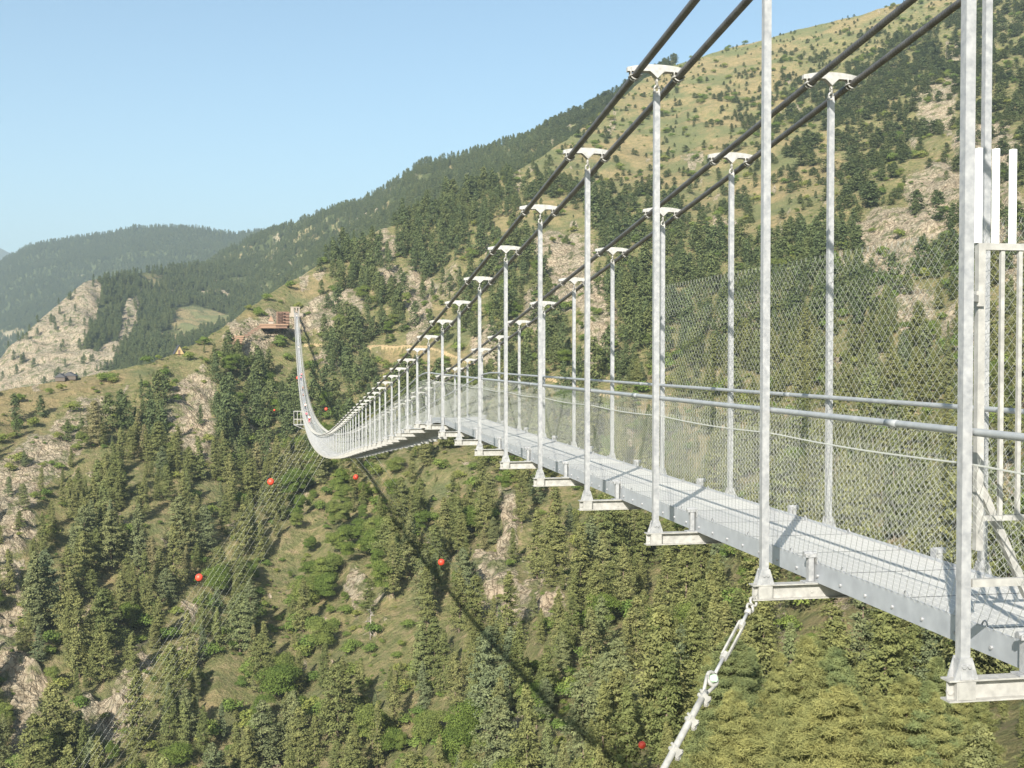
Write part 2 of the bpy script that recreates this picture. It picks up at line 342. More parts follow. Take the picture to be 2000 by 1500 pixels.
def pathd(px, py):
    d = np.full(np.shape(px), 1e9)
    for (x0, y0), (x1, y1) in zip(PATH[:-1], PATH[1:]):
        t = np.clip(((px-x0)*(x1-x0)+(py-y0)*(y1-y0))/((x1-x0)**2+(y1-y0)**2), 0, 1)
        d = np.minimum(d, np.hypot(px-x0-t*(x1-x0), (py-y0-t*(y1-y0))*1.4))
    return d
def warp(px, py, k=26):
    return px+k*(fbm(px/55, py/40, 3, 1)-.5)*2, py+k*(fbm(px/50+40, py/38+9, 3, 2)-.5)*2

def sheet(name, PXs, PYs, Rfun, mat, relief, cover, **k):
    """grid of sight-line points; PYs (rows, cols). relief(P,px,py)->dz ; cover(px,py)->(rock,gold,path)"""
    px = np.broadcast_to(PXs, PYs.shape); R = Rfun(px, PYs); P = at(px, PYs, R)
    rk, gd, pt = cover(px, PYs)
    P[..., 2] += relief(P, px, PYs, rk)
    nr, nc = PYs.shape
    i = np.arange(nr-1)[:, None]*nc+np.arange(nc-1)[None]; q = np.stack([i, i+1, i+nc+1, i+nc], -1).reshape(-1, 4)
    me = mesh_np(name, P.reshape(-1, 3), q, True)
    col = np.ones((nr*nc, 4), np.float32); col[:, 0] = rk.ravel(); col[:, 1] = gd.ravel(); col[:, 2] = pt.ravel()
    a = me.color_attributes.new('cover', 'FLOAT_COLOR', 'POINT'); a.data.foreach_set('color', col.ravel())
    o = link(name, me, mat); tag(o, **k)
    return P, px, PYs
# -- the valley and its slopes
nc = 760
PX = np.concatenate([np.linspace(-700, -80, 50, endpoint=False), np.linspace(-80, 2080, 640, endpoint=False), np.linspace(2080, 3100, 70)])
cr = crest(PX)+3*(fbm(PX/30, PX*0+3, 4)-.5)
rows_b = np.linspace(1, 0, 60)[:, None]**1.0*1000+1560        # 2560 .. 1560, below the picture
vis = 1560+(cr[None]-1560)*np.linspace(0, 1, 420)[:, None]
PYm = np.concatenate([np.repeat(rows_b, len(PX), 1)[:-1], vis])
def relief_main(P, px, py, rk):
    x, y = P[..., 0], P[..., 1]; R = np.hypot(x, y)
    g = fbm(x/70, y/70, 5, 1); rd = 1-np.abs(2*fbm(x/34+5, y/60, 4, 2)-1)
    edge = sstep(0, 60, py-crest(px)); near = sstep(30, 120, R)
    dz = ((g-.5)*14+(rd-.8)*7)*edge*near
    dz += rk*(fbm(x/7, y/7, 5, 3)-.4)*9*(.35+.65*edge)*near*(1-.7*blobs(px, py, [(60,900,170,130,0,1)]))
    dz += (fbm(x/11, y/11, 4, 0)-.5)*2.4*(.25+.75*near)
    return np.where(pathd(px, py) < 6, dz*.6, dz)
def cover_main(px, py):
    qx, qy = warp(px, py)
    rk = blobs(qx, qy, ROCK); gd = blobs(qx, qy, GOLD)
    n = fbm(px/45, py/30, 4, 2); gd = np.maximum(gd, .55*sstep(.5, .72, n)); rk = np.maximum(rk, .75*sstep(.66, .8, fbm(px/35+9, py/45, 4, 3)))
    rk = rk*(1-.8*(pathd(px, py) < 8)); pt = 1-sstep(2., 4.2, pathd(px, py))
    return rk, gd, pt*(px > 590)
Pm, PXm, PYm = sheet('hillside', PX, PYm, Rof, m_ground, relief_main, cover_main, kind='structure')
# back of the crest, so the slope has a far side
top = Pm[-1]; back = [top]
for k_, (dr, dz) in enumerate([(1.03, -6), (1.1, -30), (1.25, -90), (1.5, -220)]):
    b_ = top.copy(); b_[:, :2] *= dr; b_[:, 2] = top[:, 2]+dz; back.append(b_)
B = np.stack(back); nr_, nc_ = B.shape[:2]; i = np.arange(nr_-1)[:, None]*nc_+np.arange(nc_-1)[None]
tag(link('hill_back', mesh_np('hill_back', B.reshape(-1, 3), np.stack([i, i+1, i+nc_+1, i+nc_], -1).reshape(-1, 4), True), m_ground), kind='structure')

def hill(name, crest_pts, base_py, Rc, Rb, n_c, n_r, amp, cover, rough=.02):
    x0, x1 = crest_pts[0][0], crest_pts[-1][0]; X = np.linspace(x0, x1, n_c)
    c = np.interp(X, *zip(*crest_pts))+4*(fbm(X/26, X*0+8, 4)-.5)
    bp = np.interp(X, *zip(*base_py)); t = np.linspace(0, 1, n_r)[:, None]; PY = bp[None]*(1-t)+c[None]*t
    rc = np.interp(X, *zip(*Rc)); rb = np.interp(X, *zip(*Rb))
    def Rf(px, py):
        return rb[None]*(rc/rb)[None]**(t**.9)
    def rel(P, px, py, rk):
        R = np.hypot(P[..., 0], P[..., 1]); x, y = P[..., 0], P[..., 1]; a = R*amp
        sc = R.mean()*.13
        e = sstep(0, .12, 1-t)*np.ones_like(R)
        return ((1-np.abs(2*fbm(x/sc, y/sc, 5, 2)-1))-.75)*a*e+(fbm(x/sc*5, y/sc*5, 4, 1)-.5)*a*.35*(.3+.7*e)+rk*(fbm(x/(sc*.18), y/(sc*.10), 5, 3)-.45)*a*.9*e
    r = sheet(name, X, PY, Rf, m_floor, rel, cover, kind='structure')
    top = r[0][-1]; bk = [top]
    for dr, dz in [(1.02, -.01), (1.08, -.05), (1.2, -.14)]:
        b_ = top.copy(); b_[:, :2] *= dr; b_[:, 2] += dz*np.hypot(top[:, 0], top[:, 1]); bk.append(b_)
    B = np.stack(bk); nr_, nc_ = B.shape[:2]; i = np.arange(nr_-1)[:, None]*nc_+np.arange(nc_-1)[None]
    tag(link('hill_back', mesh_np('hill_back', B.reshape(-1, 3), np.stack([i, i+1, i+nc_+1, i+nc_], -1).reshape(-1, 4), True), m_ground), kind='structure')
    return r
cov0 = lambda a, b: (lambda px, py: (.75*sstep(.6, .78, fbm(px/20+a, py/14, 4, 3)), .7*sstep(.52, .7, fbm(px/26, py/14+b, 4, 2)), 0*px))
# wooded shoulder behind the crest, right of centre
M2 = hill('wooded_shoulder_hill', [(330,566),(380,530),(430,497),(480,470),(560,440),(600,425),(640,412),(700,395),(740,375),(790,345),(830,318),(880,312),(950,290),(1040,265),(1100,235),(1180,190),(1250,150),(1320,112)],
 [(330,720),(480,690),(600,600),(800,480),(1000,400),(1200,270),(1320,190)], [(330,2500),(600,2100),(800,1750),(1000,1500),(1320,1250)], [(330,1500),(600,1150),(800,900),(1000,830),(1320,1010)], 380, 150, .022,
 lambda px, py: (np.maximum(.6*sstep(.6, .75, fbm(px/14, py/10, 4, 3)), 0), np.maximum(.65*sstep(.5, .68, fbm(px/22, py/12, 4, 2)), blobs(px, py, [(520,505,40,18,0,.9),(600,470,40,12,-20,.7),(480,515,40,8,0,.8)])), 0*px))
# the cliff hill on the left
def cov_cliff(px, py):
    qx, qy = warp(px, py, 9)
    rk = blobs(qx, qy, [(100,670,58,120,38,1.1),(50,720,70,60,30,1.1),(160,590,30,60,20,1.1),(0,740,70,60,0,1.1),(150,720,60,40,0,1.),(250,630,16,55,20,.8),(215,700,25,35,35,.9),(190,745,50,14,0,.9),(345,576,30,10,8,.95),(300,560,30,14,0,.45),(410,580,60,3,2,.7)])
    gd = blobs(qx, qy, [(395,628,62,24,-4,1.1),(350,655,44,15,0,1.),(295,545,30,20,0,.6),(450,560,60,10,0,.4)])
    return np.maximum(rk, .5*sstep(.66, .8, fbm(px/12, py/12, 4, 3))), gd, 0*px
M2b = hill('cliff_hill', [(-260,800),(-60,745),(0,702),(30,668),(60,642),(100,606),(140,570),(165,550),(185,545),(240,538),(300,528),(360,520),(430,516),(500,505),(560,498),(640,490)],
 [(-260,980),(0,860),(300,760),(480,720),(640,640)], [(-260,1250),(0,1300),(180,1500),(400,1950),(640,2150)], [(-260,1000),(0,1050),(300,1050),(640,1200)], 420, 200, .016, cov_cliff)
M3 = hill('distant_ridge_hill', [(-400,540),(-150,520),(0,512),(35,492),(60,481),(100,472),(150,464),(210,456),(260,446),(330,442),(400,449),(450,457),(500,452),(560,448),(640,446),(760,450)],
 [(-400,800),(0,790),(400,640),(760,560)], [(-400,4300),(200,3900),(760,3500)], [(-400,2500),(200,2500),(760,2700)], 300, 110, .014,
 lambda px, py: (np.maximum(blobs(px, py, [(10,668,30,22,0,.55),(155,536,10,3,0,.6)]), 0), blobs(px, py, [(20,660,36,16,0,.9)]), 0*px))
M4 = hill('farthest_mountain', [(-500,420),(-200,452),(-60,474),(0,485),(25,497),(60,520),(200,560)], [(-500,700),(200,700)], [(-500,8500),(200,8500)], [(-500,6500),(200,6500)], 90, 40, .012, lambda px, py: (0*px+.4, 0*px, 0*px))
# the ground under everything, out to the horizon
gv = []; rr = [0, 300, 1500, 6000, 14000]; na = 48
for r_ in rr:
    for k_ in range(na): a_ = 2*math.pi*k_/na; gv.append((r_*math.cos(a_), r_*math.sin(a_), -260))
i = np.arange(len(rr)-1)[:, None]*na; j = np.arange(na)[None]
gm = mesh_np('valley_ground', gv, np.stack([i+j, i+na+j, i+na+(j+1) % na, i+(j+1) % na], -1).reshape(-1, 4))
tag(link('valley_ground', gm, m_ground), kind='structure')

# ------------------------------------------------------------------ suspension bridge
XC, XL, XR = 4.805, 3.83, 5.78
Y_END = 588.46
def hpar(y):
    y = np.asarray(y, float)
    return np.where(y < 270, -15.5+.000245*(y-270)**2+.25*np.exp(-((y-72)/25)**2), -15.5+.00034*(y-270)**2)
def hb(y):            # height of the cross beam tops
    y = np.asarray(y, float); a = hpar(y); f = -1.85-.0035*y; k = .10
    return -k*np.log(np.exp(-np.clip(a, -30, 6)/k*1.)+np.exp(-f/k)) if False else np.where(y < 55, _smin(a, f, .14), a)
def _smin(a, b, k):
    h = np.clip(.5+.5*(b-a)/k/2, 0, 1); return b*(1-h)+a*h-k*2*h*(1-h)*.5
def hc(y): return hpar(y)+2.15+0*np.asarray(y)   # main cables
def hdk(y): return hb(y)+.15
YF = 6.46+3.0*np.arange(-2, 195)
YF = YF[YF < Y_END+.1]
bridge = empty('suspension_bridge', (XC, YF[0]-2, float(hb(YF[0]))), label='long narrow steel suspension footbridge dipping across the valley to the far spur', cat='footbridge')
BO = Vector(bridge.location)
def bl(x, y, z): return (x-BO.x, y-BO.y, z-BO.z)
def bpart(mb, name, mat, smooth=False, **k):
    o = mb.build(name, mat, bridge, smooth, loc=-BO, **k); return o
# main cables: two pairs
yy = np.concatenate([np.linspace(-14, 120, 90), np.linspace(124, Y_END+3, 110)])
for xc in (XL, XR):
    for dx in (-.235, .235):
        bpart(MB().tube(np.stack([yy*0+xc+dx, yy, hc(yy)], 1), .037, 10), 'main_cable', m_cable, True)
# handrails
for xc, s_ in ((XL+.06, 1), (XR-.06, -1)):
    y2 = np.concatenate([np.linspace(-6, 120, 110), np.linspace(124, Y_END, 90)]); seg = 6.2
    z2 = hb(y2)+1.42
    m_ = MB().tube(np.stack([y2*0+xc, y2, z2], 1), .0235, 10)
    for yc in YF[:26][::2]: m_.tube([(xc, yc+.9, hb(yc+.9)+1.42), (xc, yc+1.05, hb(yc+1.05)+1.42)], .0255, 10)
    bpart(m_, 'handrail', m_rail, True)
# deck
yd = np.concatenate([np.arange(-6, 120, 1.0), np.arange(120, Y_END+1, 3.0)])
def strip(x0, x1, z0, z1, ys):
    hz = hb(ys); v = np.stack([np.stack([ys*0+x0, ys, hz+z0], 1), np.stack([ys*0+x1, ys, hz+z0], 1), np.stack([ys*0+x1, ys, hz+z1], 1), np.stack([ys*0+x0, ys, hz+z1], 1)], 1)
    n = len(ys); i = np.arange(n-1)[:, None]*4; j = np.arange(4)[None]
    q = np.stack([i+j, i+(j+1) % 4, i+4+(j+1) % 4, i+4+j], -1).reshape(-1, 4)
    q = np.concatenate([q, [[3, 2, 1, 0]], [[4*n-4, 4*n-3, 4*n-2, 4*n-1]]]); return v.reshape(-1, 3), q
D0, D1 = XC-.525, XC+.525
m_ = MB(); m_.add(*strip(D0+.008, D1-.008, .11, .150, yd)); bpart(m_, 'walkway_deck', m_deck)
m_ = MB(); m_.add(*strip(D0+.02, D1-.02, .095, .107, yd)); bpart(m_, 'under_deck_shade', m_soffit_shade)  # dark sheet added under the grating to stand for its shade
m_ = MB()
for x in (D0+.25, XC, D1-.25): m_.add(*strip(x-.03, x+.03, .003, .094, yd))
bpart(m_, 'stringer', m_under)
for x0, x1, s_ in ((D0-.006, D0+.005, -1), (D1-.005, D1+.006, 1)):
    m_ = MB(); m_.add(*strip(x0, x1, .003, .172, yd))
    o = bpart(m_, 'edge_plate', m_fascia)
    m_ = MB()
    for y in np.arange(1, 60, .42):
        z = float(hb(y)); m_.tube([(x0 if s_ < 0 else x1, y, z+.06), ((x0 if s_ < 0 else x1)+s_*.014, y, z+.06)], .013, 6)
    b_ = m_.build('bolt_row', m_galv, o); tag(b_, kind='stuff')
    m_ = MB()      # hooks that hold the net to the edge plate
    for y in np.arange(2, 60, 1.0):
        z = float(hb(y)); xx = (x0+x1)/2-s_*.02; ar = np.linspace(0, math.pi, 7)
        m_.tube(np.stack([ar*0+xx, y+.035*np.cos(ar), z+.15+.05*np.sin(ar)], 1), .006, 5)
    tag(m_.build('net_hook', m_galv, o), kind='stuff')
# --- cross frames ---
hang_me = MB().box((0, 0, .5), (.060, .060, 1)).mesh('hanger')
hang_me.materials.append(m_galv)
def crosshead_mb():
    m = MB(); xs = np.linspace(-.32, .32, 25); top = .115-.035*(np.abs(xs)/.32)**2.2; bot = .036+.008*(1-(xs/.32)**2)
    tri = np.clip(1-np.abs(xs)/.075, 0, 1); bot = bot-.075*tri
    hw = .034-.010*(np.abs(xs)/.32)**2
    v = np.stack([np.stack([xs, -hw, bot], 1), np.stack([xs, hw, bot], 1), np.stack([xs, hw, top], 1), np.stack([xs, -hw, top], 1)], 1)
    n = len(xs); i = np.arange(n-1)[:, None]*4; j = np.arange(4)[None]
    q = np.stack([i+j, i+(j+1) % 4, i+4+(j+1) % 4, i+4+j], -1).reshape(-1, 4)
    m.add(v.reshape(-1, 3), np.concatenate([q, [[3, 2, 1, 0]], [[4*n-4, 4*n-3, 4*n-2, 4*n-1]]])); return m
cross_me = crosshead_mb().mesh('saddle_yoke', False); cross_me.materials.append(m_white)
def ubolt_mb():
    m = MB(); a = np.linspace(-.15, math.pi+.15, 11)
    for dy in (-.028, .028):
        m.tube(np.stack([.050*np.cos(a), a*0+dy, -.050*np.sin(a)], 1), .0085, 6)
        for s in (-1, 1): m.tube([(s*.050, dy, .0), (s*.050, dy, .075)], .0085, 6)
    for s in (-1, 1): m.box((s*.050, 0, -.008), (.026, .10, .012))
    return m
ub_me = ubolt_mb().mesh('cable_clamp', True); ub_me.materials.append(m_white)
def hook_mb():
    m = MB(); a = np.linspace(0, 2*math.pi, 13)
    m.tube(np.stack([a*0, .026*np.cos(a), -.085+.036*np.sin(a)], 1), .011, 6)
    m.tube(np.stack([.026*np.cos(a), a*0, -.145+.036*np.sin(a)], 1), .011, 6)
    for s in (-1, 1): m.box((s*.024, 0, -.20), (.010, .05, .10))
    m.tube([(-.04, 0, -.18), (.04, 0, -.18)], .012, 6)
    return m
hook_me = hook_mb().mesh('shackle', True); hook_me.materials.append(m_white)
def beam_mb():
    m = MB(); x0, x1 = -1.085, 1.085; d = .128; fw = .10; tf = .010
    m.box((0, 0, -tf/2), (x1-x0, fw, tf)); m.box((0, 0, -d+tf/2), (x1-x0, fw, tf)); m.box((0, 0, -d/2), (x1-x0-.02, .008, d-2*tf))
    for s in (-1, 1):
        for xx in (s*.975-.055, s*.975+.055): m.box((xx, 0, -d/2), (.008, fw-.012, d-2*tf-.001))
        m.box((s*.975, -fw/2+.004, -d/2), (.102, .006, d-2*tf-.004))
        m.tube([(s*1.055, -.012, -.075), (s*1.055, .012, -.075)], .02, 8)
        m.tube([(s*.56, -.012, -.075), (s*.56, .012, -.075)], .012, 8)
    return m
beam_me = beam_mb().mesh('cross_beam'); beam_me.materials.append(m_white)
def gusset_mb():
    m = MB()
    for dy in (-.037, .037): m.prism([(-.075, 0), (.075, 0), (.036, .125), (-.036, .125)], dy-.005, dy+.005, 1)
    for dx in (-.036, .036): m.prism([(-.052, 0), (.052, 0), (.03, .11), (-.03, .11)], dx-.004, dx+.004, 0)
    for dx in (-.017, .017): m.tube([(dx, -.052, .075), (dx, .052, .075)], .013, 6)
    return m
gus_me = gusset_mb().mesh('gusset_shoe'); gus_me.materials.append(m_galv)
def brk_mb():
    m = MB(); m.box((0, 0, .006), (.13, .10, .010)); m.box((0, 0, .115), (.045, .055, .205)); m.box((.0, -.03, .225), (.10, .012, .03)); m.box((.0, .03, .225), (.10, .012, .03))
    m.tube([(-.055, 0, .235), (.055, 0, .235)], .022, 8); m.box((.045, 0, .20), (.012, .09, .09)); m.tube([(-.03, -.045, .235), (-.03, .045, .235)], .012, 6)
    return m
brk_me = brk_mb().mesh('deck_bracket'); brk_me.materials.append(m_galv)
def parts_of_frame(y, mk):
    """calls mk(kind, mesh, location, scale, mirror)"""
    zb = float(hb(y)); zc = float(hc(y)); tilt = math.atan(float(hc(y+.5)-hc(y-.5)))
    for s, x in ((-1, XL), (1, XR)):
        mk('hanger', hang_me, (x, y, zb+.02), (1, 1, zc-.235-zb+.03), s, 0)
        mk('saddle_yoke', cross_me, (x, y, zc), (1, 1, 1), s, tilt)
    mk('cross_beam', beam_me, (XC, y, zb), (1, 1, 1), 0, 0)
nind = 0
for n_, y in enumerate(YF[:50]):
    y = float(y)
    def mk(kind, me, loc, sc, s, tilt):
        o = link(kind, me, None, bridge, bl(*loc), sc, (tilt, 0, 0))
        if kind == 'saddle_yoke':
            if n_ < 30:
                for dx in (-.235, .235): link('cable_clamp', ub_me, None, o, (dx, 0, .0))
            c = link('shackle', hook_me, None, o, (0, 0, .012)); c.rotation_euler = (-tilt, 0, 0)
        if kind == 'cross_beam':
            for q in (-1, 1):
                link('gusset_shoe', gus_me, None, o, (q*.975, 0, 0))
                link('deck_bracket', brk_me, None, o, (q*.575, 0, 0), (-q, 1, 1))
    parts_of_frame(y, mk)
# the rest of the hangers and saddles: beyond a hundred of each they are one part apiece
acc = {'hanger': MB(), 'saddle_yoke': MB(), 'cross_beam': MB()}
def get(me):
    v = np.array([p.co[:] for p in me.vertices]); return v, [np.array(list(p.vertices)) for p in me.polygons]
geo = {me.name: get(me) for me in (hang_me, cross_me, beam_me)}
for n_, y in enumerate(YF[50:]):
    y = float(y)
    def mk(kind, me, loc, sc, s, tilt):
        if kind == 'cross_beam' and n_ < 50:
            link(kind, me, None, bridge, bl(*loc)); return
        v, f = geo[me.name]; v = v*np.array(sc)+np.array(loc)
        by = {}
        for p in f: by.setdefault(len(p), []).append(p)
        n0 = acc[kind].n; acc[kind].v.append(v); acc[kind].n += len(v)
        for k_, p in by.items(): acc[kind].f.setdefault(k_, []).append(np.array(p)+n0)
    parts_of_frame(y, mk)
for k_, mat in (('hanger', m_galv), ('saddle_yoke', m_white), ('cross_beam', m_white)):
    o = bpart(acc[k_], k_, mat); tag(o, kind='stuff')

# --- side nets: woven wire near by, the same weave as a perforated sheet far off ---
def zigzag(y0, y1, zlo, zhi, xlo, xhi, pw, ph, r, follow=True, spikes=True):
    """diamond netting; zlo/zhi/xlo/xhi are functions of y"""
    V = []; Q = []; n = 0; cols = int((y1-y0)/pw); rows_ = max(2, int(round((zhi(0)-zlo(0))/ph)))
    k = np.arange(rows_+1); t = k/rows_
    for c in range(cols):
        yb = y0+c*pw; ys = yb+np.where((k+c) % 2, pw*.53, -pw*.53)+.5*pw
        base = hb(ys) if follow else 0
        zz = base+zlo(ys)+(zhi(ys)-zlo(ys))*t; xx = xlo+(xhi-xlo)*t+np.where((k+c) % 2, .002, -.002)+.012*np.sin(ys*2.1+t*3)*np.sin(math.pi*t)
        pts = np.stack([xx, ys, zz], 1)
        if spikes: pts = np.concatenate([pts, pts[-1:]+np.array([[0, pw*.3*(1 if (rows_+c) % 2 else -1)*-1, ph*.8]])])
        m = len(pts); ang = np.array([0, 2.094, 4.189])
        off = np.stack([np.cos(ang), np.sin(ang)*.7, np.sin(ang)*.7], 1)
        rs = np.where(np.diff(pts[:, 1]) < 0, 1.35, .75)*r       # one diagonal thickened to stand in for the light it catches
        v = np.stack([pts[:-1, None]+off[None]*rs[:, None, None], pts[1:, None]+off[None]*rs[:, None, None]], 1).reshape(-1, 3)
        i = np.arange(m-1)[:, None]*6; j = np.arange(3)[None]
        Q.append(np.stack([i+j, i+(j+1) % 3, i+3+(j+1) % 3, i+3+j], -1).reshape(-1, 4)+n); V.append(v); n += len(v)
    return np.concatenate(V), np.concatenate(Q)
one = lambda a: (lambda y: a+0*np.asarray(y, float))
for s_, xt, xb in ((-1, XL+.045, D0+.0), (1, XR-.045, D1-.0)):
    v1, q1 = zigzag(1.0, 30, one(.14), one(1.235), xb, xt, .046, .044, .0013)
    v2, q2 = zigzag(30, 62, one(.14), one(1.235), xb, xt, .085, .078, .0026, spikes=False)
    me = mesh_np('side_net', np.concatenate([v1, v2]), np.concatenate([q1, q2+len(v1)])); o = link('side_net', me, m_wire, bridge, -BO)
    ys = np.concatenate([np.linspace(62, Y_END, 240)])
    v = np.concatenate([np.stack([ys*0+xb, ys, hb(ys)+.14], 1), np.stack([ys*0+xt, ys, hb(ys)+1.235], 1)]); n = len(ys); i = np.arange(n-1)
    me = mesh_np('side_net', v, np.stack([i, i+1, i+n+1, i+n], 1)); link('side_net', me, m_net, bridge, -BO)
    m_ = MB()
    y3 = np.concatenate([np.linspace(0, 60, 240), np.linspace(62, Y_END, 120)])
    m_.tube(np.stack([y3*0+xt, y3, hb(y3)+1.235-.02*np.abs(np.sin((y3-6.46)*math.pi/3))], 1), .006, 5)
    m_.tube(np.stack([y3*0+xb, y3, hb(y3)+.165], 1), .006, 5)
    bpart(m_, 'net_edge_wire', m_wire)
# the tall net beside the gate, on the far side
v1, q1 = zigzag(1.0, 18.3, one(.14), lambda y: 2.92-.0*y, XR-.05, XR-.052, .062, .052, .0015)
link('tall_net', mesh_np('tall_net', v1, q1), m_wire, bridge, -BO)
# stay tie hanging from the second beam, with its turnbuckle and clips
y1_ = float(YF[3]); zb1 = float(hb(y1_))
A = Vector((XL-.07, y1_, zb1-.11)); Bq = Vector(at(1290, 1515, 8.6))
tr_ = empty('stay_cable', A, label='pale stay cable with turnbuckle and green pin hanging from the second beam end', cat='cable')
d_ = (Bq-A).normalized(); side = d_.cross(Vector((0, 1, 0))).normalized()
def tp(t, o=0): p = d_*t+side*o; return (p.x, p.y, p.z)
m_ = MB(); ar = np.linspace(0, 2*math.pi, 15)
for dd in (.02, .10): m_.tube([np.array(tp(dd+.035*(1-math.cos(a)), .035*math.sin(a))) for a in ar], .012, 6)
m_.tube([tp(.16), tp(.20)], .028, 8); tag(m_.build('shackle', m_white, tr_, True))
m_ = MB(); m_.tube([tp(.18), tp(.34)], .014, 8); m_.tube([tp(.72), tp(.92)], .014, 8); tag(m_.build('threaded_rod', m_galv, tr_, True))
m_ = MB()
for o_ in (-.026, .026): m_.bar(tp(.33, o_), tp(.73, o_), .016, .02)
m_.tube([tp(.31), tp(.37)], .03, 8); m_.tube([tp(.69), tp(.75)], .03, 8); m_.build('turnbuckle', m_white, tr_)
tc_ = .98; m_ = MB(); m_.tube([np.array(tp(tc_+.05*(1-math.cos(a))-.05, .052*math.sin(a))) for a in ar], .016, 8)
m_.tube([np.array(tp(tc_+.02, .052)), np.array(tp(tc_+.16, .012))], .014, 8); m_.tube([np.array(tp(tc_+.02, -.052)), np.array(tp(tc_+.16, -.012))], .014, 8)
m_.build('thimble', m_white, tr_, True)
pc = Vector(tp(tc_)); nn = d_.cross(side); m_ = MB().tube([pc-nn*.03, pc+nn*.03], .03, 12); m_.build('pin', m_green, tr_)
sag = [np.array(tp(t))+np.array([0, 0, .0]) for t in np.linspace(1.12, 1.9, 6)]
dirc = Vector((-.52, -.1, -.85)).normalized(); last = Vector(tp(1.12)); pts = [last.copy()]
for k_ in range(60):
    f_ = min(1, k_/5); dd = (d_*(1-f_)+Vector(at(1180, 1700, 8.2)-np.array(A)).normalized()*f_).normalized()
    last = last+dd*.25; pts.append(last.copy())
MB().tube([tuple(p) for p in pts], .026, 8).build('cable', m_white, tr_, True)
for k_, t in enumerate((1.17, 1.42, 1.72)):
    i_ = t-1.12; p = pts[0].lerp(pts[4], 0) if False else pts[int(i_/.25)].lerp(pts[int(i_/.25)+1], (i_ % .25)/.25); q = (pts[int(i_/.25)+1]-pts[int(i_/.25)]).normalized(); s2 = q.cross(Vector((0, 1, 0))).normalized()
    m_ = MB()
    for o_ in (-.02, .02): m_.tube([p+q*o_-s2*.045, p+q*o_+s2*.075], .011, 6)
    m_.bar(p-s2*.02, p+s2*.045, .07, .06); m_.bar(p+s2*.055-q*.045, p+s2*.055+q*.045, .03, .022); m_.build('cable_clip', m_white, tr_)

# ------------------------------------------------------------------ gate by the nearest hanger
gy = float(YF[2])+.22; gx = 4.046
gate = empty('safety_gate', (gx, gy, float(hdk(gy))), label='pale steel picket gate standing across the deck beside the nearest hanger', cat='gate')
GO = Vector(gate.location); z0 = GO.z
ztop = float(at(1950, 468, 7.6)[2])-z0; zpk = float(at(1950, 277, 7.6)[2])-z0; zlow = float(at(1950, 1149, 7.4)[2])-z0
m_ = MB().box((.004, 0, (ztop+.55)/2), (.044, .044, ztop-.55)); m_.box((1.0, 0, (ztop+.55)/2), (.044, .044, ztop-.55)); m_.box((.502, 0, ztop-.02), (.953, .042, .04)); m_.box((.502, 0, .74), (.953, .038, .03)); m_.build('gate_frame', m_white, gate)
MB().box((.07, -.24, zlow), (.50, .035, .045)).build('crossbar', m_white, gate)
for k_ in range(7): MB().box((.146+.116*k_, .0, (ztop-.04+.756)/2), (.024, .024, ztop-.04-.757)).build('picket', m_white, gate)
for k_ in range(8): MB().box((-.012+.111*k_, -.001, (ztop+zpk)/2+.001), (.032, .032, zpk-ztop)).build('upper_picket', m_gatesunlit, gate)
m_ = MB().bar((-.19, -.20, ztop-.33), (-.019, -.01, ztop-.33), .03, .04); m_.box((-.02, -.03, ztop-.33), (.05, .03, .09)); m_.build('hinge', m_white, gate)
m_ = MB(); m_.bar((.03, .1, 1.02), (.50, .1, .03), .045, .045); m_.prism([(-.02, .95), (.09, .82), (.09, 1.16), (-.02, 1.16)], .125, .137, 1); m_.build('brace', m_white, gate)

# ------------------------------------------------------------------ lookout cage on the bridge, people
ycg = 270.; zcg = float(hb(ycg))
cg = empty('lookout_platform', (XL-2.3, ycg, zcg), label='small white railed platform jutting from the left side of the bridge', cat='platform')
m_ = MB().box((1.15, 0, .06), (2.3, 2.6, .12)); m_.bar((2.3, -1.2, -.9), (.2, -1.2, 0), .1, .1); m_.bar((2.3, 1.2, -.9), (.2, 1.2, 0), .1, .1); m_.build('floor_plate', m_white, cg)
for x in (0, .75, 1.5, 2.2):
    for y in (-1.25, 1.25): MB().box((x+.04, y, 1.55), (.09, .09, 2.86)).build('post', m_white, cg)
m_ = MB()
for z in (1.2, 2.95): m_.box((1.15, -1.25, z+.0), (2.3, .07, .08)); m_.box((1.15, 1.25, z), (2.3, .07, .08)); m_.box((-.0, 0, z), (.07, 2.43, .08))
m_.build('railing', m_white, cg)

def skin(name, pts, edges, rad, mat):
    bm = bmesh.new(); ly = bm.verts.layers.skin.verify(); vs = []
    for i_, (p, r) in enumerate(zip(pts, rad)):
        v = bm.verts.new(p); v[ly].radius = (r, r) if not isinstance(r, tuple) else r; v[ly].use_root = (i_ == 0); vs.append(v)
    for a, b in edges: bm.edges.new((vs[a], vs[b]))
    me = bpy.data.meshes.new(name); bm.to_mesh(me); bm.free()
    o = bpy.data.objects.new(name, me); C.objects.link(o); o.modifiers.new('s', 'SKIN'); sub = o.modifiers.new('b', 'SUBSURF'); sub.levels = 1; sub.render_levels = 1
    dg = bpy.context.evaluated_depsgraph_get(); me2 = bpy.data.meshes.new_from_object(o.evaluated_get(dg)); bpy.data.objects.remove(o); me2.name = name
    me2.materials.clear(); me2.materials.append(mat); me2.polygons.foreach_set('use_smooth', np.ones(len(me2.polygons), bool)); return me2
m_skin = M('skin', (.50, .30, .21), .6)
